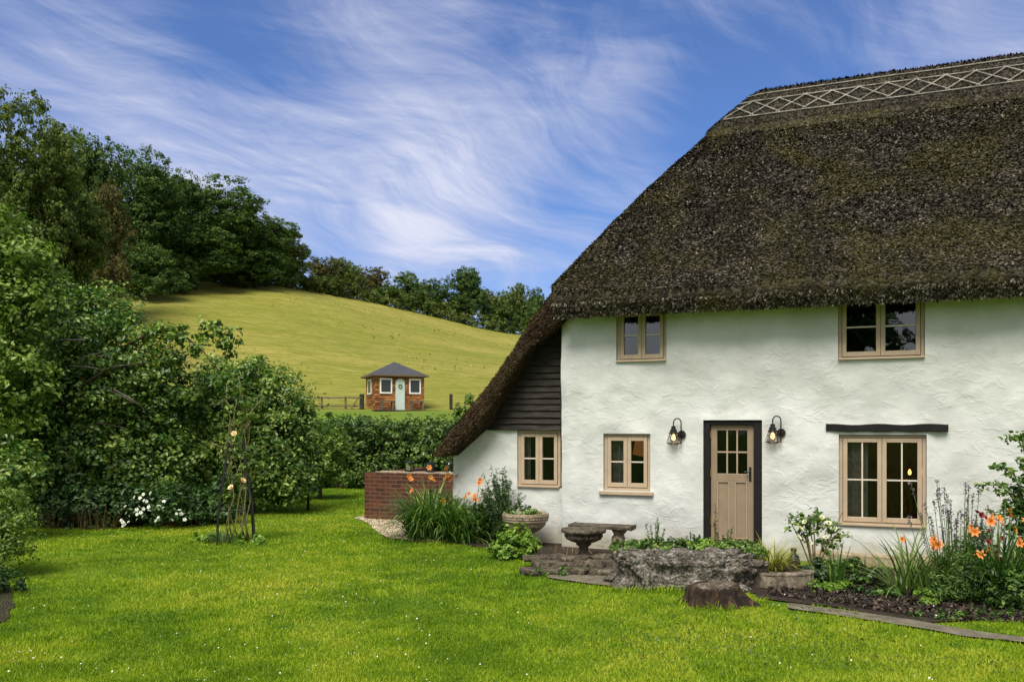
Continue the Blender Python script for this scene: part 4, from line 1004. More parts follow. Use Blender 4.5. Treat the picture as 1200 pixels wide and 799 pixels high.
FT_ = [
    ('tall open crowned tree at the far left rising highest on the skyline', 4, 25, 62, 110, 165),
    ('dark tree behind the open crowned one at the far left', 0, -50, 75, 150, 160),
    ('yellow green tree below the open crowned one at far left', 1, 62, 66, 172, 120),
    ('green tree filling the skyline between the open crowned one and the rounded dark tree', 2, 98, 92, 152, 118),
    ('bronze brown tree beside the dark trees, left part of the wood', 3, 128, 84, 212, 62),
    ('big rounded dark tree above the fruit tree, left of the hilltop wood', 0, 165, 112, 172, 120),
    ('round headed dark tree in the middle of the left wood', 2, 205, 122, 196, 96),
    ('broad dark tree whose crown steps down the skyline above the pasture', 0, 262, 128, 206, 118),
    ('dense green tree next down the skyline from the broad dark tree', 2, 312, 134, 252, 82),
    ('last tall tree at the right end of the left wood', 1, 342, 138, 268, 52),
    ('low dark tree filling the foot of the left wood', 2, 230, 121, 268, 110),
    ('low bushy tree at the foot of the last tall trees', 5, 300, 130, 290, 90),
    ('dark understorey tree below the bronze brown one', 2, 100, 90, 245, 110),
    ('bushy growth at the foot of the wood above the reaching branch', 7, 172, 108, 282, 80), ('dark bush at the field edge under the big rounded tree', 5, 205, 116, 290, 60),
    ('low understorey tree at the left foot of the wood', 0, 160, 112, 262, 90),
    ('brownish bushy tree where the wood drops to the hedge line', 8, 376, 148, 300, 50),
    ('olive bushy tree right of the brownish one on the field edge', 6, 404, 152, 302, 50),
    ('small green tree at the bend of the pasture edge', 6, 395, 147, 322, 44),
    ('olive tree above the summerhouse on the skyline', 8, 436, 160, 312, 52),
    ('low green tree above the summerhouse roof', 7, 452, 158, 335, 46),
    ('dark tree on the skyline right of the summerhouse', 5, 478, 165, 318, 52),
    ('paler bush at the field edge above the summerhouse', 6, 486, 162, 340, 38),
    ('dark green dome tree left of the tallest right-hand tree', 5, 508, 170, 326, 50),
    ('tallest dark round tree in the right part of the tree line', 7, 545, 175, 311, 58),
    ('dark globe shaped tree at the foot of the tallest right-hand tree', 7, 540, 171, 345, 44),
    ('olive tree between the tall round tree and the roof', 6, 578, 178, 338, 50),
    ('pale olive tree nearest the thatch slope', 6, 602, 182, 330, 40),
    ('grey green tree just clearing the thatch slope', 5, 628, 188, 337, 38),
    ('low bush at the field edge beside the thatch slope', 7, 585, 176, 355, 46),
    ('dark tree half hidden by the thatch at the field corner', 5, 618, 181, 352, 44),
    ('bushy tree at the left bend of the field edge', 6, 362, 143, 322, 40),
    ('green bush left of the globe shaped tree', 6, 512, 167, 350, 40),
    ('tree behind the catslide roof', 2, 660, 190, 350, 60), ('tree behind the thatched roof', 5, 720, 200, 352, 70)]
for lb_, kd, px, D, tp_, wp in FT_: far_tree(lb_, kd, px, D, tp_, wp)
# low scrub along the pasture edge : a far-off strip that reads as one mass
bl = []
for px in range(140, 640, 7):
    D = float(np.interp(px, PXB, DB_)) - 1.0; x = (px - 600) / 1000 * D; s = rng.uniform(1.0, 2.6)
    bl.append((np.array([x, D + rng.normal(), tz(x, D) + s * .4]), np.array([1.6, 1.6, s])))
crown_o = crown('scrub', bl, 34000, .36, .7, M['l_wood2'], None, rng, .2, .36); tag(crown_o, 'low scrub and long grass along the top edge of the pasture', 'scrub', kind='stuff')
# tufts and thistles out on the pasture
n = 3500; Yt = 58 + 105 * rng.random(n) ** .8; at_ = rng.uniform(-.52, .1, n); Xt = at_ * Yt
keepd = Yt < np.interp(600 + 1000 * at_, PXB, DB_) - 2; pat = vn(Xt, Yt, .08, 12) + .6 * vn(Xt, Yt, .4, 13) > 1.0; kk = keepd & pat; Xt, Yt = Xt[kk], Yt[kk]; n = len(Xt)
P = np.stack([Xt, Yt, terr(Xt, Yt) + .10], -1); Nn = np.stack([rng.normal(size=n) * .6, -np.ones(n), rng.normal(size=n) * .5 + .4], -1)
V, F = leaf_arrays(P, Nn, rng.uniform(.12, .34, n), .35, rng); tag(np_mesh('pasture_tufts', V, F, M['l_tuft'], None, np.repeat(np.clip(rng.normal(size=n) * .25 + .25, 0, 1), 2)), 'coarse grass tufts scattered over the pasture', 'grass', kind='stuff')

# garden trees at left
rng = np.random.default_rng(31)
def B(x, y, z, rx, ry=None, rz_=None): return (np.array([x, y, z], float), np.array([rx, ry or rx, rz_ or rx], float))
# big bushy fruit tree
loc = AT(95, 16.2)
bl = [B(-.2, 0, 3.4, 1.1, 1.0, .95), B(-1.2, .2, 2.9, 1.2, 1, 1.0), B(.8, -.1, 2.85, 1.05, .9, .95), B(1.15, 0, 1.9, 1.0, .9, .9), B(0, -.5, 2.2, 1.3, 1, 1.1), B(-1.3, -.3, 1.7, 1.2, 1, 1.0), B(.3, -.6, 1.2, 1.2, .9, .8), B(-.9, -.5, .8, 1.2, .8, .7), B(1.4, -.2, 1.0, .9, .8, .75),
      B(.35, .3, 4.0, .55, .5, .45), B(-.75, .2, 4.1, .6, .6, .5), B(1.75, .1, 2.6, .5, .5, .55)]
ft = make_tree('fruit_tree', 'large bushy fruit tree with drooping leafy branches left of the obelisk', 'tree', loc, bl, 62000, .086, .27, M['l_apple'], .16, 2.6, rng, inner=.3, nl=10, zmin=.02)
M['palebark'] = stone('pale_bark', (.07, .06, .05), (.17, .15, .12), (.30, .27, .22), 12, .01)
for q in range(16):
    a_ = Vector((rng.uniform(-1.8, 1.6), -.75 - rng.random() * .35, rng.uniform(1.3, 3.4))); L_ = rng.uniform(.4, 1.1); th = rng.uniform(-.6, 3.6); pts = [a_ + Vector((math.cos(th) * L_ * f, -.15 * math.sin(f * 3), math.sin(th) * L_ * f * .7 - .22 * f * f)) for f in (0, .33, .66, 1)]
    b = MB(); b.tube(pts, [.020, .016, .011, .006], 6); b.build('branch', M['palebark'], ft, smooth=True)
# reaching branch with its own leaves
br_ = MB(); br2 = []; p0 = Vector((.9, -.2, 3.2)); pts = [p0 + Vector((i * .26, -.05 * i, .62 * math.sin(i * .36) * .75 - .012 * i * i)) for i in range(9)]
br_.tube(pts, [.035 - .0035 * i for i in range(9)], 7); br_.build('branch', M['bark'], ft, smooth=True); br_ = MB()
for q_ in ((-.2, .3, 1.9, .5, 1.2), (.3, -.9, 1.6, 1.1, .2), (-.6, -1.0, 2.2, -1.4, 1.0), (.5, -1.05, 2.4, 1.3, .9)):
    a_ = Vector((q_[0], q_[1] - .1, q_[2])); c_ = a_ + Vector((q_[3], -.15, q_[4] * .5)); br_.tube([a_, a_.lerp(c_, .5) + Vector((0, 0, .15)), c_], [.03, .022, .01], 6); br_.build('branch', M['bark'], ft, smooth=True); br_ = MB()
bl2 = [B(p.x, p.y, p.z, .20, .2, .15) for p in pts[2:]] + [B(2.95, -.4, 3.35, .18, .18, .3), B(2.6, -.4, 3.5, .2, .2, .2)]
crown('leaf_spray', bl2, 1300, .095, .14, M['l_apple'], ft, rng, .3, .3, None, 16)
# taller paler tree behind its left shoulder
loc = AT(-35, 14.2); bl = [B(0, 0, 3.2, 1.2, 1, 1.0), B(.2, 0, 4.4, .9, .8, .8), B(-.3, .2, 5.0, .8, .7, .6), B(.9, -.1, 3.9, .7, .6, .45), B(.6, -.2, 2.4, .9, .8, .8), B(.5, -.2, 5.1, .5, .5, .28), B(1.1, -.2, 4.55, .45, .4, .22)]
pt = make_tree('garden_tree', 'pale green tree cut by the left edge of the picture', 'tree', loc, bl, 21000, .085, .24, M['l_pale'], .13, 3.2, rng, inner=.2)
# lower shrubs under the fruit tree
loc = AT(-6, 13.2); make_tree('shrub', 'light green leafy shrub low at left edge below the pale tree', 'shrub', loc, [B(0, 0, 1.25, .55, .5, .4), B(-.2, 0, .7, .65, .5, .5), B(.35, -.1, 1.0, .4, .4, .35)], 4500, .085, .2, M['l_apple'], .05, .8, rng)
loc = AT(-22, 10.0); make_tree('shrub', 'yellowish feathery bush at the left edge of the lawn', 'shrub', loc, [B(0, 0, .72, .55, .5, .38), B(.35, -.1, .55, .38, .36, .30), B(-.2, -.1, .35, .6, .5, .3), B(.2, -.15, .3, .45, .4, .25)], 14000, .038, .12, M['l_pale'], .04, .5, rng, zmin=.01)
for px, Y, s, mt_, lb_ in ((40, 15.0, .8, 'l_dark', 'dark leafy undergrowth bush at the left foot of the fruit tree'), (110, 14.9, .8, 'l_dark', 'low undergrowth bush in front of the fruit tree trunk'), (215, 15.3, .7, 'l_dark', 'dark undergrowth bush between the white flowers and obelisk')):
    loc = AT(px, Y); make_tree('shrub', lb_, 'shrub', loc, [B(0, 0, .45 * s, .9 * s, .5, .5 * s), B(.5, 0, .35, .5, .4, .35), B(-.5, 0, .35, .5, .4, .35)], 5500, .085, .2, M[mt_], .04, .4, rng, zmin=.01)
# dry grass stalks at the foot
for px, Y, lb_ in ((62, 14.6, 'clump of dry brown grass stalks at the left foot of the shrubs'), (118, 14.5, 'clump of dry brown stalks under the fruit tree near white flowers'), (212, 15.0, 'patch of reddish dead stalks behind the rose obelisk')):
    r = empty('dry_grass', AT(px, Y), lb_, 'plant'); straps('blades', rng, 90, .35, .5, .3, .012, .6, M['l_dry'], r)
# big rounded shrub
loc = AT(292, 17.4)
bl = [B(0, 0, 2.0, 1.0, .9, .9), B(-.6, 0, 2.3, .75, .7, .65), B(.55, 0, 2.2, .75, .7, .6), B(-.85, -.1, 1.4, .8, .7, .8), B(.7, -.1, 1.4, .75, .7, .8), B(0, -.3, 1.1, 1.05, .8, .8), B(-.6, -.2, .6, .8, .6, .55), B(.6, -.2, .7, .7, .6, .55), B(0, .1, 2.8, .5, .5, .35), B(-.6, 0, 2.85, .3, .3, .3), B(.5, 0, 2.75, .3, .3, .25)]
make_tree('shrub', 'tall rounded green shrub standing behind the rose obelisk', 'shrub', loc, bl, 40000, .082, .24, M['l_apple'], .10, 1.6, rng, inner=.25, zmin=.02)
loc = AT(375, 20.5); make_tree('shrub', 'yellow tinged shrub between the tall shrub and the hedge', 'shrub', loc, [B(0, 0, 1.35, .55, .5, .55), B(-.2, 0, .8, .6, .5, .6), B(.3, 0, .9, .45, .5, .5)], 7000, .085, .18, M['l_pale'], .05, 1.0, rng)
# backing bushes so that nothing but leaves shows behind the fruit tree
for px, Y, h, lb_ in ((30, 20, 3.2, 'dark evergreen bush hidden behind the fruit tree, left'), (150, 20, 3.0, 'dark evergreen bush behind the fruit tree trunk'), (235, 21, 2.8, 'dark bush filling the gap between fruit tree and tall shrub')):
    loc = AT(px, Y); make_tree('shrub', lb_, 'shrub', loc, [B(0, 0, h * .5, 1.6, .9, h * .5), B(-1, 0, h * .4, 1.2, .8, h * .4), B(1, 0, h * .4, 1.2, .8, h * .4)], 9000, .16, .3, M['l_dark'], .1, 1, rng, zmin=0)
# sapling
r = empty('sapling', AT(361, 17.6), 'thin young tree with bare stem right of the tall shrub', 'tree')
b = MB(); b.tube([(0, 0, -.02), (.01, 0, .5), (-.01, 0, 1.0), (.03, 0, 1.9)], [.032, .028, .022, .012], 8); b.build('trunk', M['bark'], r, smooth=True)
crown('crown', [B(0, 0, 1.75, .30, .3, .4), B(.1, 0, 1.3, .2, .2, .2), B(-.1, 0, 2.1, .2, .2, .25)], 900, .075, .12, M['l_pale'], r, rng)

# hedge
rng = np.random.default_rng(55)
a = AT(352, 24.6); e_ = AT(640, 23.4); n_b = 34; bl = []
for i in range(n_b):
    p = a.lerp(e_, i / (n_b - 1)); 
    for zz2, rr2 in ((.45, .62), (1.05, .62), (1.62, .52)): bl.append((np.array([p.x - a.x + rng.normal() * .06, p.y - a.y + rng.normal() * .08, zz2 + rng.normal() * .05]), np.array([.42, .62, rr2 * .68])))
hd_ = empty('hedge', a, 'thick clipped green hedge between the lawn and the hillside', 'hedge')
crown('foliage', bl, 42000, .10, .20, M['l_hedge'], hd_, rng, .08, .32, .0, 22)
b = MB()
for i in range(22):
    p = a.lerp(e_, (i + .5) / 22) - a; b.tube([(p.x, p.y, 0), (p.x + rng.normal() * .1, p.y, .7), (p.x + rng.normal() * .2, p.y, 1.4)], [.05, .04, .02], 6)
b.build('stem', M['bark'], hd_)
loc = AT(545, 24.5, 0); make_tree('shrub', 'spindly self-sown shrub rising from the hedge by the thatch', 'shrub', loc, [B(0, 0, 1.9, .35, .3, .4), B(.1, 0, 2.4, .15, .15, .3), B(-.2, 0, 2.15, .15, .15, .2), B(.3, 0, 2.3, .12, .1, .15)], 1400, .09, .12, M['l_pale'], .03, 2.3, rng)
# yellow flowered patch of the hedge top near the summerhouse
loc = AT(405, 25.6, 0); make_tree('shrub', 'yellow green bush showing above the hedge left of summerhouse', 'shrub', loc, [B(0, 0, 1.7, .9, .4, .35), B(-.8, 0, 1.55, .6, .4, .3)], 3500, .10, .18, M['l_lime'], .05, 1.4, rng)

# trees behind the photographer, seen in the upstairs panes
rng = np.random.default_rng(91)
for x, y, h, w_, lb_ in ((10, -16, 13, 9, 'large tree behind the photographer mirrored in the upstairs window'), (-10, -22, 12, 10, 'large tree behind the photographer to the left')):
    bl = auto_blobs(rng, w_, w_, 2, h, 22, (.24, .36)); make_tree('garden_tree', lb_, 'tree', (x, y, 0), bl, 9000, .38, .6, M['l_wood'], .3, h * .6, rng)

# ------------------------------------------------------------------ garden ornaments
rng = np.random.default_rng(15)
# obelisk
ob = empty('obelisk', AT(276, 12.9), 'black metal garden obelisk with rungs supporting a climbing rose', 'obelisk', rz=.35)
def leg(sx, sy): return [(sx * .27, sy * .27, -.03), (sx * .24, sy * .24, .5), (sx * .17, sy * .17, 1.0), (sx * .10, sy * .10, 1.5)]
for sx in (-1, 1):
    for sy in (-1, 1): b = MB(); b.tube(leg(sx, sy), .013, 7); b.build('leg', M['iron'], ob)
for z, s_ in ((.48, .245), (1.0, .172), (1.45, .11)):
    b = MB()
    for (x0, y0, x1, y1) in ((-1, -1, 1, -1), (1, -1, 1, 1), (1, 1, -1, 1), (-1, 1, -1, -1)): b.bar((x0 * s_, y0 * s_, z), (x1 * s_, y1 * s_, z), .022, .012)
    b.build('rung', M['iron'], ob)
ro = empty('climbing_rose', AT(279, 12.9), 'climbing rose with yellow blooms twining up the black obelisk', 'plant', rz=.35)
b = MB()
for i in range(9):
    a_ = i * .8; pts = []; top = rng.uniform(1.3, 2.45)
    for j in range(9):
        f = j / 8; pts.append((.14 * math.cos(a_ + f * 2.2) * (1 + .7 * max(0, f - .6)) + rng.normal() * .03, .12 * math.sin(a_ + f * 2.2) + rng.normal() * .03, top * f))
    b.tube(pts, [.012 - .001 * j for j in range(9)], 6)
for x0, z0, x1, z1, x2, z2 in ((0, 1.75, .22, 2.0, .38, 2.2), (-.05, 1.2, -.22, 1.42, -.40, 1.5), (0, 1.9, -.2, 2.15, -.35, 2.02), (.05, 1.0, .2, 1.25, .34, 1.15), (0, 2.0, .05, 2.3, .0, 2.5)):
    b.tube([(x0, 0, z0), (x1, -.03, z1), (x2, -.05, z2)], [.010, .008, .004], 6)
b.build('cane', M['cane'], ro, smooth=True)
crown('leaves', [B(0, 0, 1.7, .22, .2, .35), B(.1, 0, 1.1, .18, .15, .25), B(-.12, 0, .65, .2, .15, .15), B(.05, 0, 2.1, .28, .2, .3), B(-.1, 0, 2.35, .12, .1, .2)], 900, .06, .09, M['l_pale'], ro, rng, .4, .34)
for x, z in ((-.10, .82), (.05, .92), (-.06, 1.62)): put_flower(ME_ROSE, 'flower', ro, (x, -.22, z), rng, .4, 1.15)
for px, Y, mt_, lb_ in ((262, 12.75, 'l_grey', 'grey green lavender tuft at the foot of the obelisk'), (292, 12.7, 'l_lime', 'yellow green leafy plant at right foot of the obelisk'), (246, 12.9, 'l_lime', 'small pale plant at left foot of the obelisk')):
    r = empty('plant', AT(px, Y), lb_, 'plant')
    if mt_ == 'l_grey': straps('blades', rng, 170, .22, .22, .5, .008, .5, M[mt_], r)
    else: crown('foliage', [B(0, 0, .07, .24, .16, .08)], 260, .075, .06, M[mt_], r, rng, .3, .3, .01)
r = empty('plant', AT(4, 8.9), 'low dark leafy plant in the soil bed at the left edge of the lawn', 'plant'); crown('foliage', [B(0, 0, .10, .22, .2, .12), B(-.3, .1, .12, .3, .2, .14), B(-.1, -.45, .05, .25, .2, .07)], 2600, .04, .07, M['l_dark'], r, rng, .3, .3, .0)
for x in (-.05, .10, .16): put_flower(ME_RED, 'flower', r, (x, -.5 + x, .10), rng, .8, .7)
# white flowers under the tree
wf = empty('flowering_plant', AT(188, 14.6), 'plant with heads of white flowers at the lawn edge under the fruit tree', 'plant')
crown('foliage', [B(0, 0, .4, .55, .3, .35), B(.4, 0, .35, .3, .3, .3)], 1500, .07, .12, M['l_dark'], wf, rng, .3, .3, .01)
for i in range(40):
    cx, cz = [(-.42, .18), (-.1, .30), (.05, .48), (.1, .35), (-.35, .33), (.42, .28), (-.25, .50)][i % 7]; put_flower(ME_WHITE, 'flower', wf, (cx + rng.normal() * .09, -.34 + rng.normal() * .05, max(.08, cz + rng.normal() * .07)), rng, .4, .62)

# planter on pedestal
pp = AT(616, 12.35); pn = empty('stone_planter', pp, 'round cast stone bowl planter with block pattern on low foot by lean-to', 'planter')
b = MB(); b.lathe([(.10, 0), (.13, .03), (.10, .06), (.085, .17), (.12, .20), (.20, .235), (.275, .30), (.31, .38), (.325, .44), (.33, .485), (.315, .49), (.30, .47), (.02, .455)], (0, 0, 0), 40)
b.build('bowl', M['castone'], pn, smooth=False, bevel=0)
b = MB()
for row, (rr, z) in enumerate(((.332, .455), (.325, .42), (.315, .385))):
    for q in range(22):
        th = 2 * math.pi * (q + .5 * (row % 2)) / 22; b.box((rr * math.cos(th), rr * math.sin(th), z), (.014, .085, .028), rz=th)
b.build('block_band', M['castone'], pn, bevel=.004)
pl2 = empty('plant', pp + Vector((0, 0, .46)), 'low green leafy plant growing in the round stone planter', 'plant'); crown('foliage', [B(-.1, 0, .06, .18, .15, .07), B(.12, 0, .03, .16, .14, .05)], 420, .055, .07, M['l_strap'], pl2, rng, .3)
# bench
bp = AT(706, 11.35); be = empty('stone_bench', bp, 'small weathered stone bench against the white wall behind bird bath', 'bench', rz=HROT)
b = MB(); n = 12
us_ = np.linspace(-.42, .42, 15)
b.add([(u, y, z) for u in us_ for (y, z) in ((-.16 + .02 * mn.noise((u * 5, 0, 0)), .385), (-.17 + .02 * mn.noise((u * 5, 0, 0)), .43), (.16, .43), (.15, .385))], [(4 * i + a, 4 * i + (a + 1) % 4, 4 * i + 4 + (a + 1) % 4, 4 * i + 4 + a) for i in range(14) for a in range(4)] + [(0, 1, 2, 3), (59, 58, 57, 56)])
b.build('seat', M['darkstone'], be, bevel=.008)
for x in (-.26, .22):
    b = MB(); b.lathe([(.10, 0), (.105, .04), (.075, .07), (.06, .12), (.085, .2), (.09, .26), (.065, .31), (.095, .35), (.10, .383)], (x, 0, 0), 18, wob=lambda th, z: 1 + .12 * math.sin(3 * th + z * 20)); b.build('leg', M['castone'], be, smooth=True)
# bird bath
bb_ = AT(684, 10.75); bt = empty('bird_bath', bb_, 'dark weathered stone bird bath with fluted bowl in front of the bench', 'bird bath')
fl = lambda th, z: 1 + (.05 * abs(math.sin(9 * th)) if .28 < z < .40 else 0)
b = MB(); b.lathe([(.16, 0), (.17, .05), (.12, .08), (.09, .12), (.062, .17), (.06, .22), (.10, .255), (.09, .27), (.15, .29), (.21, .32), (.235, .36), (.225, .39), (.275, .405), (.285, .43), (.275, .45), (.25, .445), (.02, .41)], (0, 0, 0), 54, wob=fl); b.build('bowl', M['darkstone'], bt, smooth=True)
# rubble step under them
def rock(b, c, d, seed, amp=.18, fr=3.0, n=(18, 12), p=.55, rz=0.0, dent=None):
    cu, cv = n; vs_ = []
    m_ = Matrix.Rotation(rz, 3, 'Z')
    for j in range(cv + 1):
        ph = -math.pi / 2 + math.pi * j / cv
        for i in range(cu):
            th = 2 * math.pi * i / cu
            sg = lambda x, e: math.copysign(abs(x) ** e, x)
            q = Vector((sg(math.cos(ph), p) * sg(math.cos(th), p), sg(math.cos(ph), p) * sg(math.sin(th), p), sg(math.sin(ph), p)))
            w_ = Vector((q.x * d[0], q.y * d[1], q.z * d[2])) / 2
            s_ = 1 + amp * mn.fractal(w_ * fr * 2 + Vector((seed * 3.1, 0, seed)), .75, 2.1, 6 if n[0] > 100 else 4)
            w_ = w_ * s_ + Vector((0, 0, 0))
            if dent:
                for dc, dr_, dp in dent:
                    q2 = (w_ - Vector(dc)).length
                    if q2 < dr_: w_.y += dp * (1 - (q2 / dr_) ** 2)
            vs_.append(m_ @ w_ + Vector(c))
    fs_ = [(j * cu + i, j * cu + (i + 1) % cu, (j + 1) * cu + (i + 1) % cu, (j + 1) * cu + i) for j in range(cv) for i in range(cu)]
    b.add(vs_, fs_)
st_ = MB(); o0 = AT(685, 10.6)
for i in range(26):
    x = -.62 + (i % 9) * .15 + rng.normal() * .03; lay = i // 9; rock(st_, (x, -.55 + lay * .22 + rng.normal() * .05, .03 + lay * .045), (rng.uniform(.18, .34), .24, rng.uniform(.05, .10)), i, .28, 4, (20, 10), .33, rng.normal() * .3)
tag(st_.build('rubble_step', M['darkstone'], None, smooth=True, loc=o0), 'low step of flat brown rubble stones beneath the bird bath', 'stone step')
# big lichen covered rock wall
rw = AT(803, 9.35); b = MB()
rock(b, (0, 0, .135), (1.46, .56, .44), 5, .22, 3.4, (300, 120), .34, -.06, dent=[((.10, -.33, .06), .085, .20), ((-.22, -.34, .03), .10, .07), ((-.5, -.3, .1), .09, .05), ((.55, -.3, -.02), .1, .05)])
tag(b.build('rock_trough', M['flint'], None, smooth=True, loc=rw), 'long rugged grey lichen covered rock edging the raised bed', 'rock')
b = MB(); rock(b, (0, 0, .12), (1.5, .9, .42), 9, .12, 2, (50, 20), .6); tag(b.build('raised_soil', M['soil'], None, smooth=True, loc=AT(808, 10.0)), 'mound of dark soil filling the raised bed behind the rock', 'soil')
# stump
sp_ = AT(836, 8.4); b = MB(); N_ = 64; prof = [(1.02, -.02), (.96, .03), (.90, .08), (.86, .13), (.84, .17), (.82, .20), (.80, .22), (.74, .235), (.4, .16), (.05, .15)]
vs_ = []
for (r_, z_) in prof:
    for k_ in range(N_):
        th = 2 * math.pi * k_ / N_; rt = 1 + .16 * math.sin(5 * th + 1) * max(0, 1 - z_ * 4) + .10 * mn.noise((math.cos(th) * 2.5, math.sin(th) * 2.5, z_ * 3)) + .05 * mn.noise((math.cos(th) * 9, math.sin(th) * 9, z_ * 6))
        flare = 1.0 + (.55 * math.exp(-((th if th < math.pi else th - 2 * math.pi) + .35) ** 2 / .06) * max(0, 1 - z_ / .17))
        vs_.append(Vector((.295 * r_ * rt * flare * 1.05, 0, 0)).lerp(Vector((0, 0, 0)), 0)); v_ = vs_[-1]; vs_[-1] = Vector((v_.x * math.cos(th), v_.x * math.sin(th) * .85, z_ * .74 + .03 * mn.noise((math.cos(th) * 3, math.sin(th) * 3, 7)) * (z_ > .1)))
b.add(vs_, [(i * N_ + k_, i * N_ + (k_ + 1) % N_, (i + 1) * N_ + (k_ + 1) % N_, (i + 1) * N_ + k_) for i in range(len(prof) - 1) for k_ in range(N_)] + [tuple((len(prof) - 1) * N_ + k_ for k_ in range(N_))])
st = empty('tree_stump', sp_, 'low rotten brown tree stump with pale cut top on the lawn before the rock', 'stump')
b.build('trunk', M['stump'], st, smooth=True)
b = MB(); rim = []
for k_ in range(40):
    th = 2 * math.pi * k_ / 40; rr = .215 * (1 + .12 * mn.noise((math.cos(th) * 2.5, math.sin(th) * 2.5, .6)) + .05 * mn.noise((math.cos(th) * 7, math.sin(th) * 7, 2))); rim.append((rr * math.cos(th) * 1.0, rr * math.sin(th) * .82))
v_ = [(x, y, .172 + .10 * x + .020 * mn.noise((x * 14, y * 14, 0))) for x, y in rim] + [(x * .5, y * .5, .168 + .05 * x + .030 * mn.noise((x * 14, y * 14, 4))) for x, y in rim] + [(0, 0, .155)] + [(x * 1.03, y * 1.03, .10) for x, y in rim]
b.add(v_, [(k_, (k_ + 1) % 40, 40 + (k_ + 1) % 40, 40 + k_) for k_ in range(40)] + [(40 + k_, 40 + (k_ + 1) % 40, 80) for k_ in range(40)] + [(81 + k_, 81 + (k_ + 1) % 40, (k_ + 1) % 40, k_) for k_ in range(40)])
b.build('cut_face', M['cutwood'], st)
# curved brick/stone step at right of the rock
b = MB(); c0 = AT(912, 9.3)
for i in range(9):
    a_ = -2.5 + i * .27; b.box((.34 * math.cos(a_), .26 * math.sin(a_) + .05, .07 + rng.normal() * .004), (.11, .10, .14), rz=a_ + math.pi / 2)
    b.box((.33 * math.cos(a_), .25 * math.sin(a_) + .05, .158), (.112, .13, .03), rz=a_ + math.pi / 2)
tag(b.build('stone_edging', M['slabstone'], None, loc=c0, bevel=.008), 'curved low stone edging right of the lichen rock', 'edging')
# dark vase
b = MB(); b.lathe([(.05, 0), (.075, .03), (.08, .12), (.06, .19), (.03, .22), (.035, .27), (.04, .28)], (0, 0, 0), 20)
tag(b.build('vase', M['iron'], None, smooth=True, loc=AT(930, 10.2)), 'dark glazed vase standing at the foot of the white rose', 'vase')

# ------------------------------------------------------------------ border planting
rng = np.random.default_rng(43)
for px, Y, rad_, n_, lb_ in ((790, 8.35, .10, 60, 'grass tuft at the left foot of the tree stump'), (886, 8.45, .12, 80, 'weedy grass tuft at the right foot of the tree stump'), (836, 8.12, .22, 90, 'thin grass fringe in front of the tree stump'), (735, 9.0, .2, 110, 'grass fringe at the left foot of the lichen rock'), (780, 8.98, .25, 110, 'grass fringe at the middle foot of the lichen rock')):
    r = empty('grass_tuft', AT(px, Y), lb_, 'grass tuft'); straps('blades', rng, n_, rad_, .09, .5, .007, 1.2, M['grass'], r, -.01, (1, .35))
rng = np.random.default_rng(42)
def stems_mb(pts_list, r=.004):
    b = MB()
    for pts in pts_list: b.tube(pts, [r * 1.2] * (len(pts) - 1) + [r * .6], 5)
    return b
def daylily(px, Y, label, n=150, L=.75, rad=.28, heads=(), width=.024, lean=.45, droop=1.6, ell=(1, 1), mt_='l_strap'):
    r = empty('daylily', AT(px, Y), label, 'daylily', 'orange daylilies in the cottage borders')
    straps('leaves', rng, n, rad, L, lean, width, droop, M[mt_], r, ell=ell)
    if heads:
        pl = []
        for (x, z) in heads:
            y = -.12 + rng.normal() * .12; pl.append([(x * .4, y * .3, 0), (x * .75 + rng.normal() * .02, y * .7, z * .55), (x, y, z)])
            put_flower(ME_LILY, 'flower', r, (x, y, z), rng, .5, .62)
            if rng.random() > .4:
                q = (x + rng.normal() * .04, y, z + .05); put_flower(ME_LILY, 'flower', r, q, rng, .3, .52)
            bmk = petals if False else None
        stems_mb(pl, .0055).build('stem', M['stem'], r)
    return r
def hpx(px0, Y, pts): return [((x - px0) / 1000 * Y, EYE + (500 - y) / 1000 * Y) for x, y in pts]
daylily(512, 13.35, 'orange daylily clump beside the brick wall', 760, .98, .46, hpx(512, 13.35, [(483, 576), (503, 548), (508, 563), (524, 560), (496, 588), (521, 589), (530, 563), (536, 557), (523, 551), (484, 561)]), 0.036, .40, 2.3)
daylily(545, 13.0, 'daylily clump with fewer orange flowers beside the lean-to wall', 380, .85, .3, hpx(545, 13.0, [(562, 566), (556, 584), (547, 582), (564, 583)]), .024)
r = empty('shrub', AT(588, 12.75), 'upright fine leaved grey green shrub under the lean-to window', 'shrub'); pl = []
for i in range(60):
    a_ = rng.uniform(0, 6.28); l_ = rng.uniform(.5, 1.12); sp2 = rng.uniform(.05, .36); pl.append([(math.cos(a_) * .06, math.sin(a_) * .06, 0), (math.cos(a_) * sp2 * .5, math.sin(a_) * sp2 * .4, l_ * .6), (math.cos(a_) * sp2, math.sin(a_) * sp2 * .7, l_)])
stems_mb(pl, .004).build('stem', M['stem'], r)
P = []
for p in pl:
    for q in range(44): f = rng.uniform(.15, 1); P.append(Vector(p[0]).lerp(Vector(p[1]), f * 2) if f < .5 else Vector(p[1]).lerp(Vector(p[2]), f * 2 - 1))
P = np.array([tuple(p) for p in P]) + rng.normal(size=(len(P), 3)) * .018; V, F = leaf_arrays(P, rng.normal(size=P.shape) + np.array([0, -.3, .2]), rng.uniform(.05, .09, len(P)), .11, rng)
np_mesh('foliage', V, F, M['l_grey'], r, np.repeat(np.clip(rng.normal(size=len(P)) * .2 + .4, 0, 1), 2))
r = empty('shrub', AT(516, 13.2), 'leafy green plant growing through the daylilies beside the brick wall', 'shrub'); crown('foliage', [B(0, 0, .34, .42, .25, .30), B(-.3, 0, .22, .25, .2, .2), B(.3, 0, .36, .26, .2, .28)], 3200, .05, .11, M['l_strap'], r, rng, .2, .2, .01)
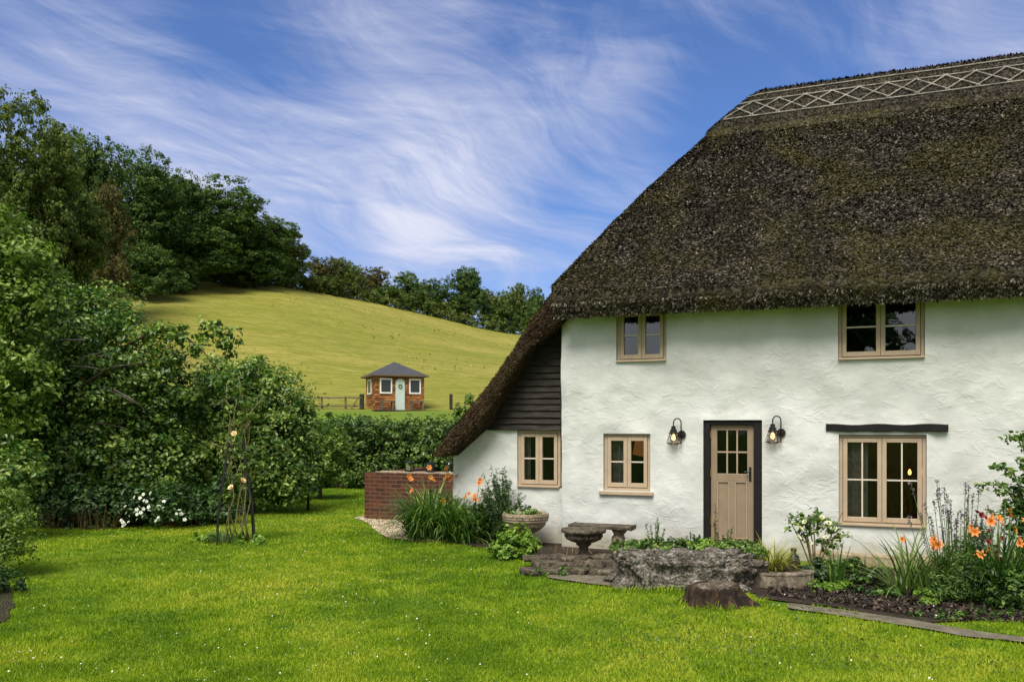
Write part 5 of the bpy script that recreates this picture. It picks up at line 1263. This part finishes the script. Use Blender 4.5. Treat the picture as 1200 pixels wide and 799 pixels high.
r = empty('shrub', AT(567, 12.9), 'dark leafy plant filling the border between daylilies and fine leaved shrub', 'shrub'); crown('foliage', [B(0, 0, .28, .34, .25, .26), B(.35, .0, .25, .26, .2, .22)], 1800, .06, .12, M['l_dark'], r, rng, .2, .3, .01)
r = empty('sedum', AT(604, 11.3), 'bright lime green dome shaped sedum at the lawn edge', 'plant'); crown('foliage', [B(0, 0, .20, .27, .24, .22), B(-.1, -.05, .12, .22, .2, .14), B(.12, -.03, .14, .2, .2, .15)], 3600, .048, .065, M['l_lime'], r, rng, .1, .34, .0, 20)
r = empty('plant', AT(655, 10.0), 'low creeping green plant at the lawn edge before the rubble step', 'plant'); crown('foliage', [B(0, 0, .03, .30, .12, .06), B(.25, .05, .03, .2, .1, .05)], 700, .04, .05, M['l_strap'], r, rng, .3, .3, .0)
r = empty('dry_grass', AT(662, 11.2), 'dry straw coloured grass tuft beside the rubble step', 'plant'); straps('blades', rng, 90, .22, .2, .5, .008, .8, M['l_dry'], r)
r = empty('dry_grass', AT(705, 10.9), 'low dry brown plant right of the bird bath foot', 'plant'); straps('blades', rng, 80, .2, .16, .6, .008, .8, M['l_dry'], r)
# plants on the raised bed
for px, Y, lb_, s, mt_ in ((752, 9.8, 'low green cushion plant at left end of the raised bed', .30, 'l_strap'), (792, 9.9, 'low dark green cushion plant in the middle of the raised bed', .34, 'l_apple'), (835, 9.9, 'bright green creeping plant before the door step', .30, 'l_lime'), (866, 9.7, 'low green plant at the right end of the raised bed', .26, 'l_strap')):
    r = empty('plant', AT(px, Y, .31), lb_, 'plant'); crown('foliage', [B(0, 0, .03, s, .22, .085), B(s * .6, .05, .03, s * .6, .18, .07), B(-s * .5, .05, .03, s * .6, .18, .08)], 1500, .045, .06, M[mt_], r, rng, .2, .28)
for px, top, n_, lb_ in ((769, 606, 7, 'tall dark flower spikes at the left of the raised bed'), (792, 628, 5, 'short flower spikes in the middle of the raised bed'), (812, 622, 6, 'thin flower spikes in the raised bed left of the door'), (850, 618, 6, 'pale green thin spikes in front of the door'), (838, 590, 3, 'single tall thin seed spike rising in front of the door')):
    Y = 9.9; H = EYE - (top - 500) / 1000 * Y - .31; r = empty('flower_spike', AT(px, Y, .31), lb_, 'plant', 'flower spikes standing in the raised bed'); pl = []; P = []
    for i in range(n_):
        x, y = rng.normal() * .05, rng.normal() * .05; h2 = H * (1 if i == 0 else rng.uniform(.5, .9)); pl.append([(x * .6, y * .6, 0), (x, y, h2 * .5), (x * 1.3, y, h2)])
        for q in range(26): f = rng.uniform(.3, 1); P.append((x * (.6 + .7 * f) + rng.normal() * .008, y + rng.normal() * .008, h2 * f))
    stems_mb(pl, .0032).build('stem', M['stem'], r); P = np.array(P); V, F = leaf_arrays(P, rng.normal(size=P.shape), rng.uniform(.018, .04, len(P)), .25, rng); np_mesh('foliage', V, F, M['l_grey'] if top > 600 else M['l_dry'], r, np.repeat(rng.random(len(P)), 2))  # the leaf-shaped mesh here is the florets along the spikes
# ornamental sedge
r = empty('sedge', AT(903, 9.75), 'arching yellow and bronze ornamental grass right of the rock', 'ornamental grass'); straps('blades', rng, 260, .12, .52, .45, .012, 1.9, M['l_sedge'], r, .02); straps('dry_skirt', rng, 240, .15, .34, .75, .011, 2.6, M['l_dry'], r, .04)
# white rose bush
r = empty('rose_bush', AT(955, 10.1), 'cream white flowering rose bush against the wall right of the door', 'rose bush'); pl = []
for i in range(9):
    a_ = rng.uniform(0, 6.28); s_ = rng.uniform(.1, .34); pl.append([(.02 * math.cos(a_), .02 * math.sin(a_), 0), (s_ * .5 * math.cos(a_), s_ * .4 * math.sin(a_), .38), (s_ * math.cos(a_), s_ * .6 * math.sin(a_), rng.uniform(.5, .78))])
stems_mb(pl, .007).build('stem', M['cane'], r)
crown('foliage', [B(-.14, 0, .55, .20, .15, .16), B(.16, 0, .50, .22, .15, .16), B(0, 0, .62, .22, .15, .14), B(.26, 0, .40, .14, .12, .12), B(-.26, 0, .60, .12, .1, .12), B(.1, 0, .3, .12, .1, .12)], 760, .05, .055, M['l_apple'], r, rng, .5, .32, None, 7)
for x, y in ((938, 610), (957, 605), (965, 612), (948, 622), (962, 628), (973, 618), (932, 618), (944, 634), (975, 632), (955, 616), (930, 628)): put_flower(ME_CREAM, 'flower', r, ((x - 955) / 1000 * 10.1, -.16, EYE - (y - 500) / 1000 * 10.1), rng, .6, .85)
# middle border
for px, Y, lb_, bl, n_, lf, mt_ in (
    (958, 9.5, 'low mixed green plant in the border below the white rose', [B(0, 0, .13, .25, .2, .13), B(.2, 0, .1, .2, .15, .1)], 1300, .05, 'l_grey'),
    (992, 9.35, 'leafy green plant with reddish stalks in the border under the large window', [B(0, 0, .16, .16, .14, .17), B(.12, 0, .1, .16, .14, .1)], 900, .055, 'l_strap'),
    (1018, 9.3, 'small grey green plant against the stone plinth below the window', [B(0, 0, .10, .16, .12, .11), B(-.15, 0, .07, .12, .1, .08)], 800, .045, 'l_grey'),
    (1040, 8.7, 'low spreading plant in the middle of the dark mulch', [B(0, 0, .05, .18, .12, .06)], 420, .045, 'l_strap'),
    (1012, 8.75, 'tiny seedling plant at the front edge of the mulch', [B(0, 0, .04, .10, .08, .05)], 160, .04, 'l_dark'),
    (1200, 8.0, 'full green perennial at the right front corner of the border', [B(0, 0, .2, .3, .2, .2)], 2400, .05, 'l_strap'),
    (968, 9.0, 'pale yellow green ground plant at the front of the border', [B(0, 0, .05, .22, .12, .06)], 380, .06, 'l_lime'),
    (1085, 8.3, 'small bright green plant at the front edge of the mulch', [B(0, 0, .07, .13, .1, .08)], 420, .035, 'l_lime')):
    r = empty('plant', AT(px, Y), lb_, 'plant'); crown('foliage', bl, n_, lf, .06, M[mt_], r, rng, .2, .28, .0)
r = empty('iris', AT(982, 9.2), 'upright sword shaped leaves rising below the large window', 'plant'); straps('leaves', rng, 30, .09, .52, .14, .022, .5, M['l_strap'], r)
daylily(1063, 8.9, 'long leaved daylily with few orange flowers below the large window', 70, .85, .14, hpx(1063, 8.9, [(1083, 640), (1097, 640), (1060, 633)]), .024, .6, 1.9)
daylily(1100, 8.6, 'daylily with orange flowers left of the purple stems', 75, .8, .15, hpx(1100, 8.6, [(1124, 644), (1096, 638), (1135, 622)]), .022, .45, 1.5)
daylily(1175, 8.3, 'tall daylily with bright orange blooms nearest the right edge', 190, .95, .22, hpx(1175, 8.3, [(1158, 606), (1163, 612), (1168, 602), (1190, 600), (1194, 611), (1190, 636), (1172, 618)]), .026, .35, 1.5)
daylily(1228, 8.4, 'daylily clump at the very right edge of the border', 130, .95, .22, hpx(1228, 8.4, [(1198, 604), (1240, 610), (1215, 640)]), .026, .4, 1.5)
# purple verbena-like stems
r = empty('verbena', AT(1122, 8.7), 'tall thin purple headed stems in the right border', 'plant'); pl = []; P = []
for i in range(42):
    x0, y0 = rng.normal() * .10, rng.normal() * .10; x1 = x0 * 2.0 + rng.normal() * .05; h2 = rng.uniform(.6, 1.2); pl.append([(x0, y0, 0), ((x0 + x1) / 2, y0, h2 * .5), (x1, y0 * 1.2, h2)])
    for q in range(30): f = rng.random() ** .6; P.append((x1 + rng.normal() * .010 + (x0 - x1) * (1 - f) * .15, y0 * 1.2 + rng.normal() * .01, h2 - .16 * (1 - f)))
stems_mb(pl, .0038).build('stem', M['stem'], r); P = np.array(P); V, F = leaf_arrays(P, rng.normal(size=P.shape), rng.uniform(.014, .028, len(P)), .35, rng); np_mesh('foliage', V, F, M['mauve'], r, np.repeat(rng.random(len(P)), 2))  # the mauve mesh is the florets of the flower heads
crown('foliage', [B(0, 0, .25, .24, .2, .25), B(.1, 0, .45, .18, .15, .15)], 2200, .032, .09, M['l_strap'], r, rng, .3, .16)
# feathery green mass + red phlox
for px, Y, lb_, bl, n_, lf, asp, mt_ in (
    (1125, 8.35, 'feathery mid green perennial mass in front of the purple stems', [B(0, 0, .25, .26, .2, .25), B(.2, 0, .22, .22, .2, .22), B(-.15, 0, .15, .2, .2, .15)], 5200, .040, .12, 'l_strap'),
    (1170, 8.2, 'dark leafy perennial at the right front of the border', [B(0, 0, .2, .26, .2, .2), B(.25, 0, .18, .22, .2, .18)], 3000, .045, .2, 'l_dark'),
    (1145, 8.7, 'red flowered bushy plant between verbena and the tall daylily', [B(0, 0, .4, .2, .2, .3), B(.05, 0, .2, .25, .2, .2)], 2600, .05, .2, 'l_grey')):
    r = empty('perennial', AT(px, Y), lb_, 'plant'); crown('foliage', bl, n_, lf, .08, M[mt_], r, rng, .2, asp, .0)
    if mt_ == 'l_grey':
        for (x, y) in ((1140, 603), (1146, 607), (1150, 622), (1135, 600), (1158, 640), (1161, 655), (1156, 648), (1148, 634), (1162, 648), (1170, 690), (1176, 686), (1165, 630)): put_flower(ME_RED, 'flower', r, ((x - 1145) / 1000 * 8.6, -.15, EYE - (y - 500) / 1000 * 8.6), rng, .6, 1.0)
for x0, lb_ in ((1105, 'low grassy edging strip left part in front of the right border'), (1165, 'low grassy edging strip right part in front of the right border')):
    r = empty('edging_plant', AT(x0, 7.75), lb_, 'plant'); crown('foliage', [B(0, 0, .02, .3, .14, .04), B(.35, .0, .02, .3, .12, .04)], 900, .035, .05, M['l_strap'], r, rng, .3, .2, .0)
# overhanging shrub at right
loc = AT(1215, 9.3); r = empty('shrub', loc, 'airy shrub with arching leafy branches against the wall at right edge', 'shrub'); pl = []
tips = [(1135, 566), (1150, 547), (1160, 575), (1170, 512), (1178, 560), (1185, 540), (1150, 600), (1190, 585), (1175, 600), (1200, 530), (1165, 590), (1195, 560), (1186, 511)]
for x, y in tips:
    X = (x - 1215) / 1000 * 9.3; Z = EYE - (y - 500) / 1000 * 9.3; pl.append([(0, 0, .05), (X * .15, -.05, Z * .55), (X * .55, -.12, Z * .98), (X, -.16, Z)])
b = MB()
for p in pl: b.tube(p, [.014, .011, .007, .003], 6)
b.build('branch', M['bark'], r, smooth=True); P = []
for p in pl:
    for q in range(52): f = rng.random(); a_, c_ = (Vector(p[1]), Vector(p[2])) if f < .25 else (Vector(p[2]), Vector(p[3])); P.append(tuple(a_.lerp(c_, rng.random())))
P = np.array(P) + rng.normal(size=(len(P), 3)) * .03; V, F = leaf_arrays(P, rng.normal(size=P.shape) * .7 + np.array([0, -.5, .7]), rng.uniform(.045, .085, len(P)), .3, rng); np_mesh('foliage', V, F, M['l_apple'], r, np.repeat(np.clip(rng.normal(size=len(P)) * .25 + .5, 0, 1), 2))
loc = AT(1225, 9.0); r2 = empty('shrub', loc, 'leafy shrub base hidden behind the right daylilies', 'shrub'); crown('foliage', [B(0, 0, .8, .3, .3, .5), B(-.1, 0, .4, .3, .3, .4)], 2600, .06, .12, M['l_dark'], r2, rng)
# mulch chips
n = 9000; px_ = rng.uniform(900, 1210, n); py_ = rng.uniform(667, 728, n); lim = np.interp(px_, [900, 975, 1049, 1124, 1210], [698, 708, 720, 728, 732]); kk = py_ < lim; px_, py_ = px_[kk], py_[kk]; Yv = 1730 / (py_ - 500); n = len(Yv)
P = np.stack([(px_ - 600) / 1000 * Yv, Yv, np.full(n, .012) + rng.random(n) * .03], -1); Nn = rng.normal(size=(n, 3)) * .6 + np.array([0, 0, 1]); V, F = leaf_arrays(P, Nn, rng.uniform(.02, .06, n), .3, rng)
tag(np_mesh('bark_mulch', V, F, M['l_chip'], None, np.repeat(rng.random(n) ** 1.8, 2)), 'dark bark chips and dead leaves covering the flower bed', 'mulch', kind='stuff')

# loose gravel stones
def inpoly(x, y, poly):
    c = np.zeros(len(x), bool); n = len(poly); j = n - 1
    for i in range(n):
        xi, yi, xj, yj = poly[i][0], poly[i][1], poly[j][0], poly[j][1]
        c ^= ((yi > y) != (yj > y)) & (x < (xj - xi) * (y - yi) / (yj - yi + 1e-12) + xi); j = i
    return c
M['pebble'] = leafmat('pebble', (.34, .26, .16), (.60, .50, .35), (.85, .78, .64), .8, 0)
gp = [G(*p) for p in gravel_px]; n = 26000; Xq = rng.uniform(min(p.x for p in gp), max(p.x for p in gp), n); Yq = rng.uniform(min(p.y for p in gp), max(p.y for p in gp), n); kk = inpoly(Xq, Yq, gp); Xq, Yq = Xq[kk], Yq[kk]; n = len(Xq)
P = np.stack([Xq, Yq, rng.uniform(.006, .02, n)], -1); V, F = leaf_arrays(P, rng.normal(size=(n, 3)) * .7 + np.array([0, 0, 1]), rng.uniform(.012, .03, n), .4, rng)
tag(np_mesh('loose_gravel', V, F, M['pebble'], None, np.repeat(rng.random(n), 2)), 'pale loose gravel beside the brick wall', 'gravel', kind='stuff')
# ------------------------------------------------------------------ lawn grass
rng = np.random.default_rng(101)
def inpoly(x, y, poly):
    c = np.zeros(len(x), bool); n = len(poly); j = n - 1
    for i in range(n):
        xi, yi, xj, yj = poly[i][0], poly[i][1], poly[j][0], poly[j][1]
        c ^= ((yi > y) != (yj > y)) & (x < (xj - xi) * (y - yi) / (yj - yi + 1e-12) + xi); j = i
    return c
n = 700000; u = rng.random(n); Yg = 4.9 * (26.0 / 4.9) ** (u ** 1.15); ag = rng.uniform(-.72, .72, n); Xg = ag * Yg
ok = np.ones(n, bool); jx = (vn(Xg, Yg, 7, 61) - .5) * .16 + rng.normal(size=n) * .018; jy = (vn(Xg, Yg, 7, 62) - .5) * .10 + rng.normal(size=n) * .015
for pg in (gravel_px, bedr_px, bedl_px, [(925, 707), (975, 713), (1049, 724), (1124, 737), (1200, 747), (1300, 760), (1300, 768), (1199, 752), (1124, 744), (1049, 731), (975, 719), (925, 713)], [(640, 672), (690, 673), (725, 678), (722, 688), (690, 684), (640, 677)]):
    ok &= ~inpoly(Xg + jx, Yg + jy, [G(*p) for p in pg])
hx = (Xg - HX) * UX + (Yg - HY) * UY; hv = -(Xg - HX) * UY + (Yg - HY) * UX
ok &= ~((hx > -1.9) & (hv > -.05)); ok &= ~((600 + 1000 * ag > 900) & (Yg > 8.3) & (Yg < 12))
thin = vn(Xg, Yg, 1.3, 21) * .6 + vn(Xg, Yg, 4.5, 22) * .4; ok &= rng.random(n) < np.clip(.35 + thin * 1.3, 0, 1)
Xg, Yg = Xg[ok], Yg[ok]; n = len(Xg)
Zg = (vn(Xg, Yg, .25, 2) - .5) * .0 - .012
Zg = Zg + .0
patchn = .38 * vn(Xg, Yg, .45, 31) + .30 * vn(Xg, Yg, 1.5, 32) + .32 * vn(Xg, Yg, 5, 33)
hgt = (.014 + .020 * rng.random(n)) * (.75 + .6 * vn(Xg, Yg, 1.5, 34)); wid = (.0022 + .00050 * Yg) * rng.uniform(.7, 1.3, n)
az = rng.uniform(0, 6.283, n); la = rng.uniform(0, 6.283, n); lean = rng.random(n) * .9
Dx, Dy = np.cos(az), np.sin(az); tip = np.stack([Xg + np.cos(la) * hgt * lean, Yg + np.sin(la) * hgt * lean, Zg + hgt], -1)
V = np.stack([np.stack([Xg - Dx * wid, Yg - Dy * wid, Zg], -1), np.stack([Xg + Dx * wid, Yg + Dy * wid, Zg], -1), tip], 1).reshape(-1, 3)
t = np.clip((patchn - .5) * 2.0 + .45 + rng.normal(size=n) * .16, 0, 1)
go = np_mesh('lawn_grass', V, np.arange(3 * n).reshape(-1, 3), M['grass'], None, t); tag(go, 'short mown grass blades covering the lawn', 'grass', kind='stuff')
# clover and weeds near the right front
n = 16000; Yc = 5.2 + 6 * rng.random(n) ** 1.3; ac = rng.uniform(-.7, .7, n); Xc = ac * Yc; dn = vn(Xc, Yc, .8, 41) + .5 * vn(Xc, Yc, 3, 42) + np.where((Xc > .8) & (Xc < 3.2) & (Yc > 6.6) & (Yc < 8.4), .35, 0)
kk = dn > .98; Xc, Yc = Xc[kk], Yc[kk]; n = len(Xc)
P = np.stack([Xc, Yc, rng.uniform(.010, .026, n)], -1); V, F = leaf_arrays(P, rng.normal(size=(n, 3)) * .35 + np.array([0, 0, 1]), rng.uniform(.012, .028, n), .42, rng)
tag(np_mesh('clover', V, F, M['l_strap'], None, np.repeat(rng.random(n) * .7, 2)), 'patches of clover and small weeds in the lawn', 'ground cover', kind='stuff')
n = 9000; Yc = 5.3 + 6 * rng.random(n); ac = rng.uniform(-.65, .6, n); Xc = ac * Yc; dn = vn(Xc, Yc, 1.1, 81) + .5 * vn(Xc, Yc, 4, 82) + np.where((Xc > .7) & (Xc < 3.4) & (Yc < 8.3), .28, 0); kk = dn > 1.12; Xc, Yc = Xc[kk], Yc[kk]; n = len(Xc)
P = np.stack([Xc, Yc, rng.uniform(.015, .03, n)], -1); V, F = leaf_arrays(P, rng.normal(size=(n, 3)) * .5 + np.array([0, 0, 1]), rng.uniform(.008, .024, n), .35, rng)
tag(np_mesh('fallen_leaves', V, F, M['l_dry'], None, np.repeat(rng.random(n), 2)), 'small brown dead leaves and thatch bits fallen on the lawn', 'dead leaves', kind='stuff')
# daisies and fallen petals
n = 620; Yd = 5.5 + 12 * rng.random(n) ** 1.2; ad = rng.uniform(-.6, .5, n); Xd = ad * Yd; kk = (vn(Xd, Yd, .7, 51) > .42); hx = (Xd - HX) * UX + (Yd - HY) * UY; hv = -(Xd - HX) * UY + (Yd - HY) * UX
kk &= ~((hv > -2.4) & (hx > -.6)) ; Xd, Yd = Xd[kk], Yd[kk]; n = len(Xd)
P = np.stack([Xd, Yd, np.full(n, .042)], -1); V, F = leaf_arrays(P, rng.normal(size=(n, 3)) * .4 + np.array([0, -.5, 1]), rng.uniform(.008, .018, n), .45, rng)
tag(np_mesh('daisies', V, F, M['white'], None, np.repeat(rng.random(n), 2)), 'tiny white daisies and clover heads dotted over the lawn', 'daisies', kind='stuff')
for p in protos:
    if 'used' in p: pass
for o in bpy.data.objects:
    if 'used' in o: del o['used']
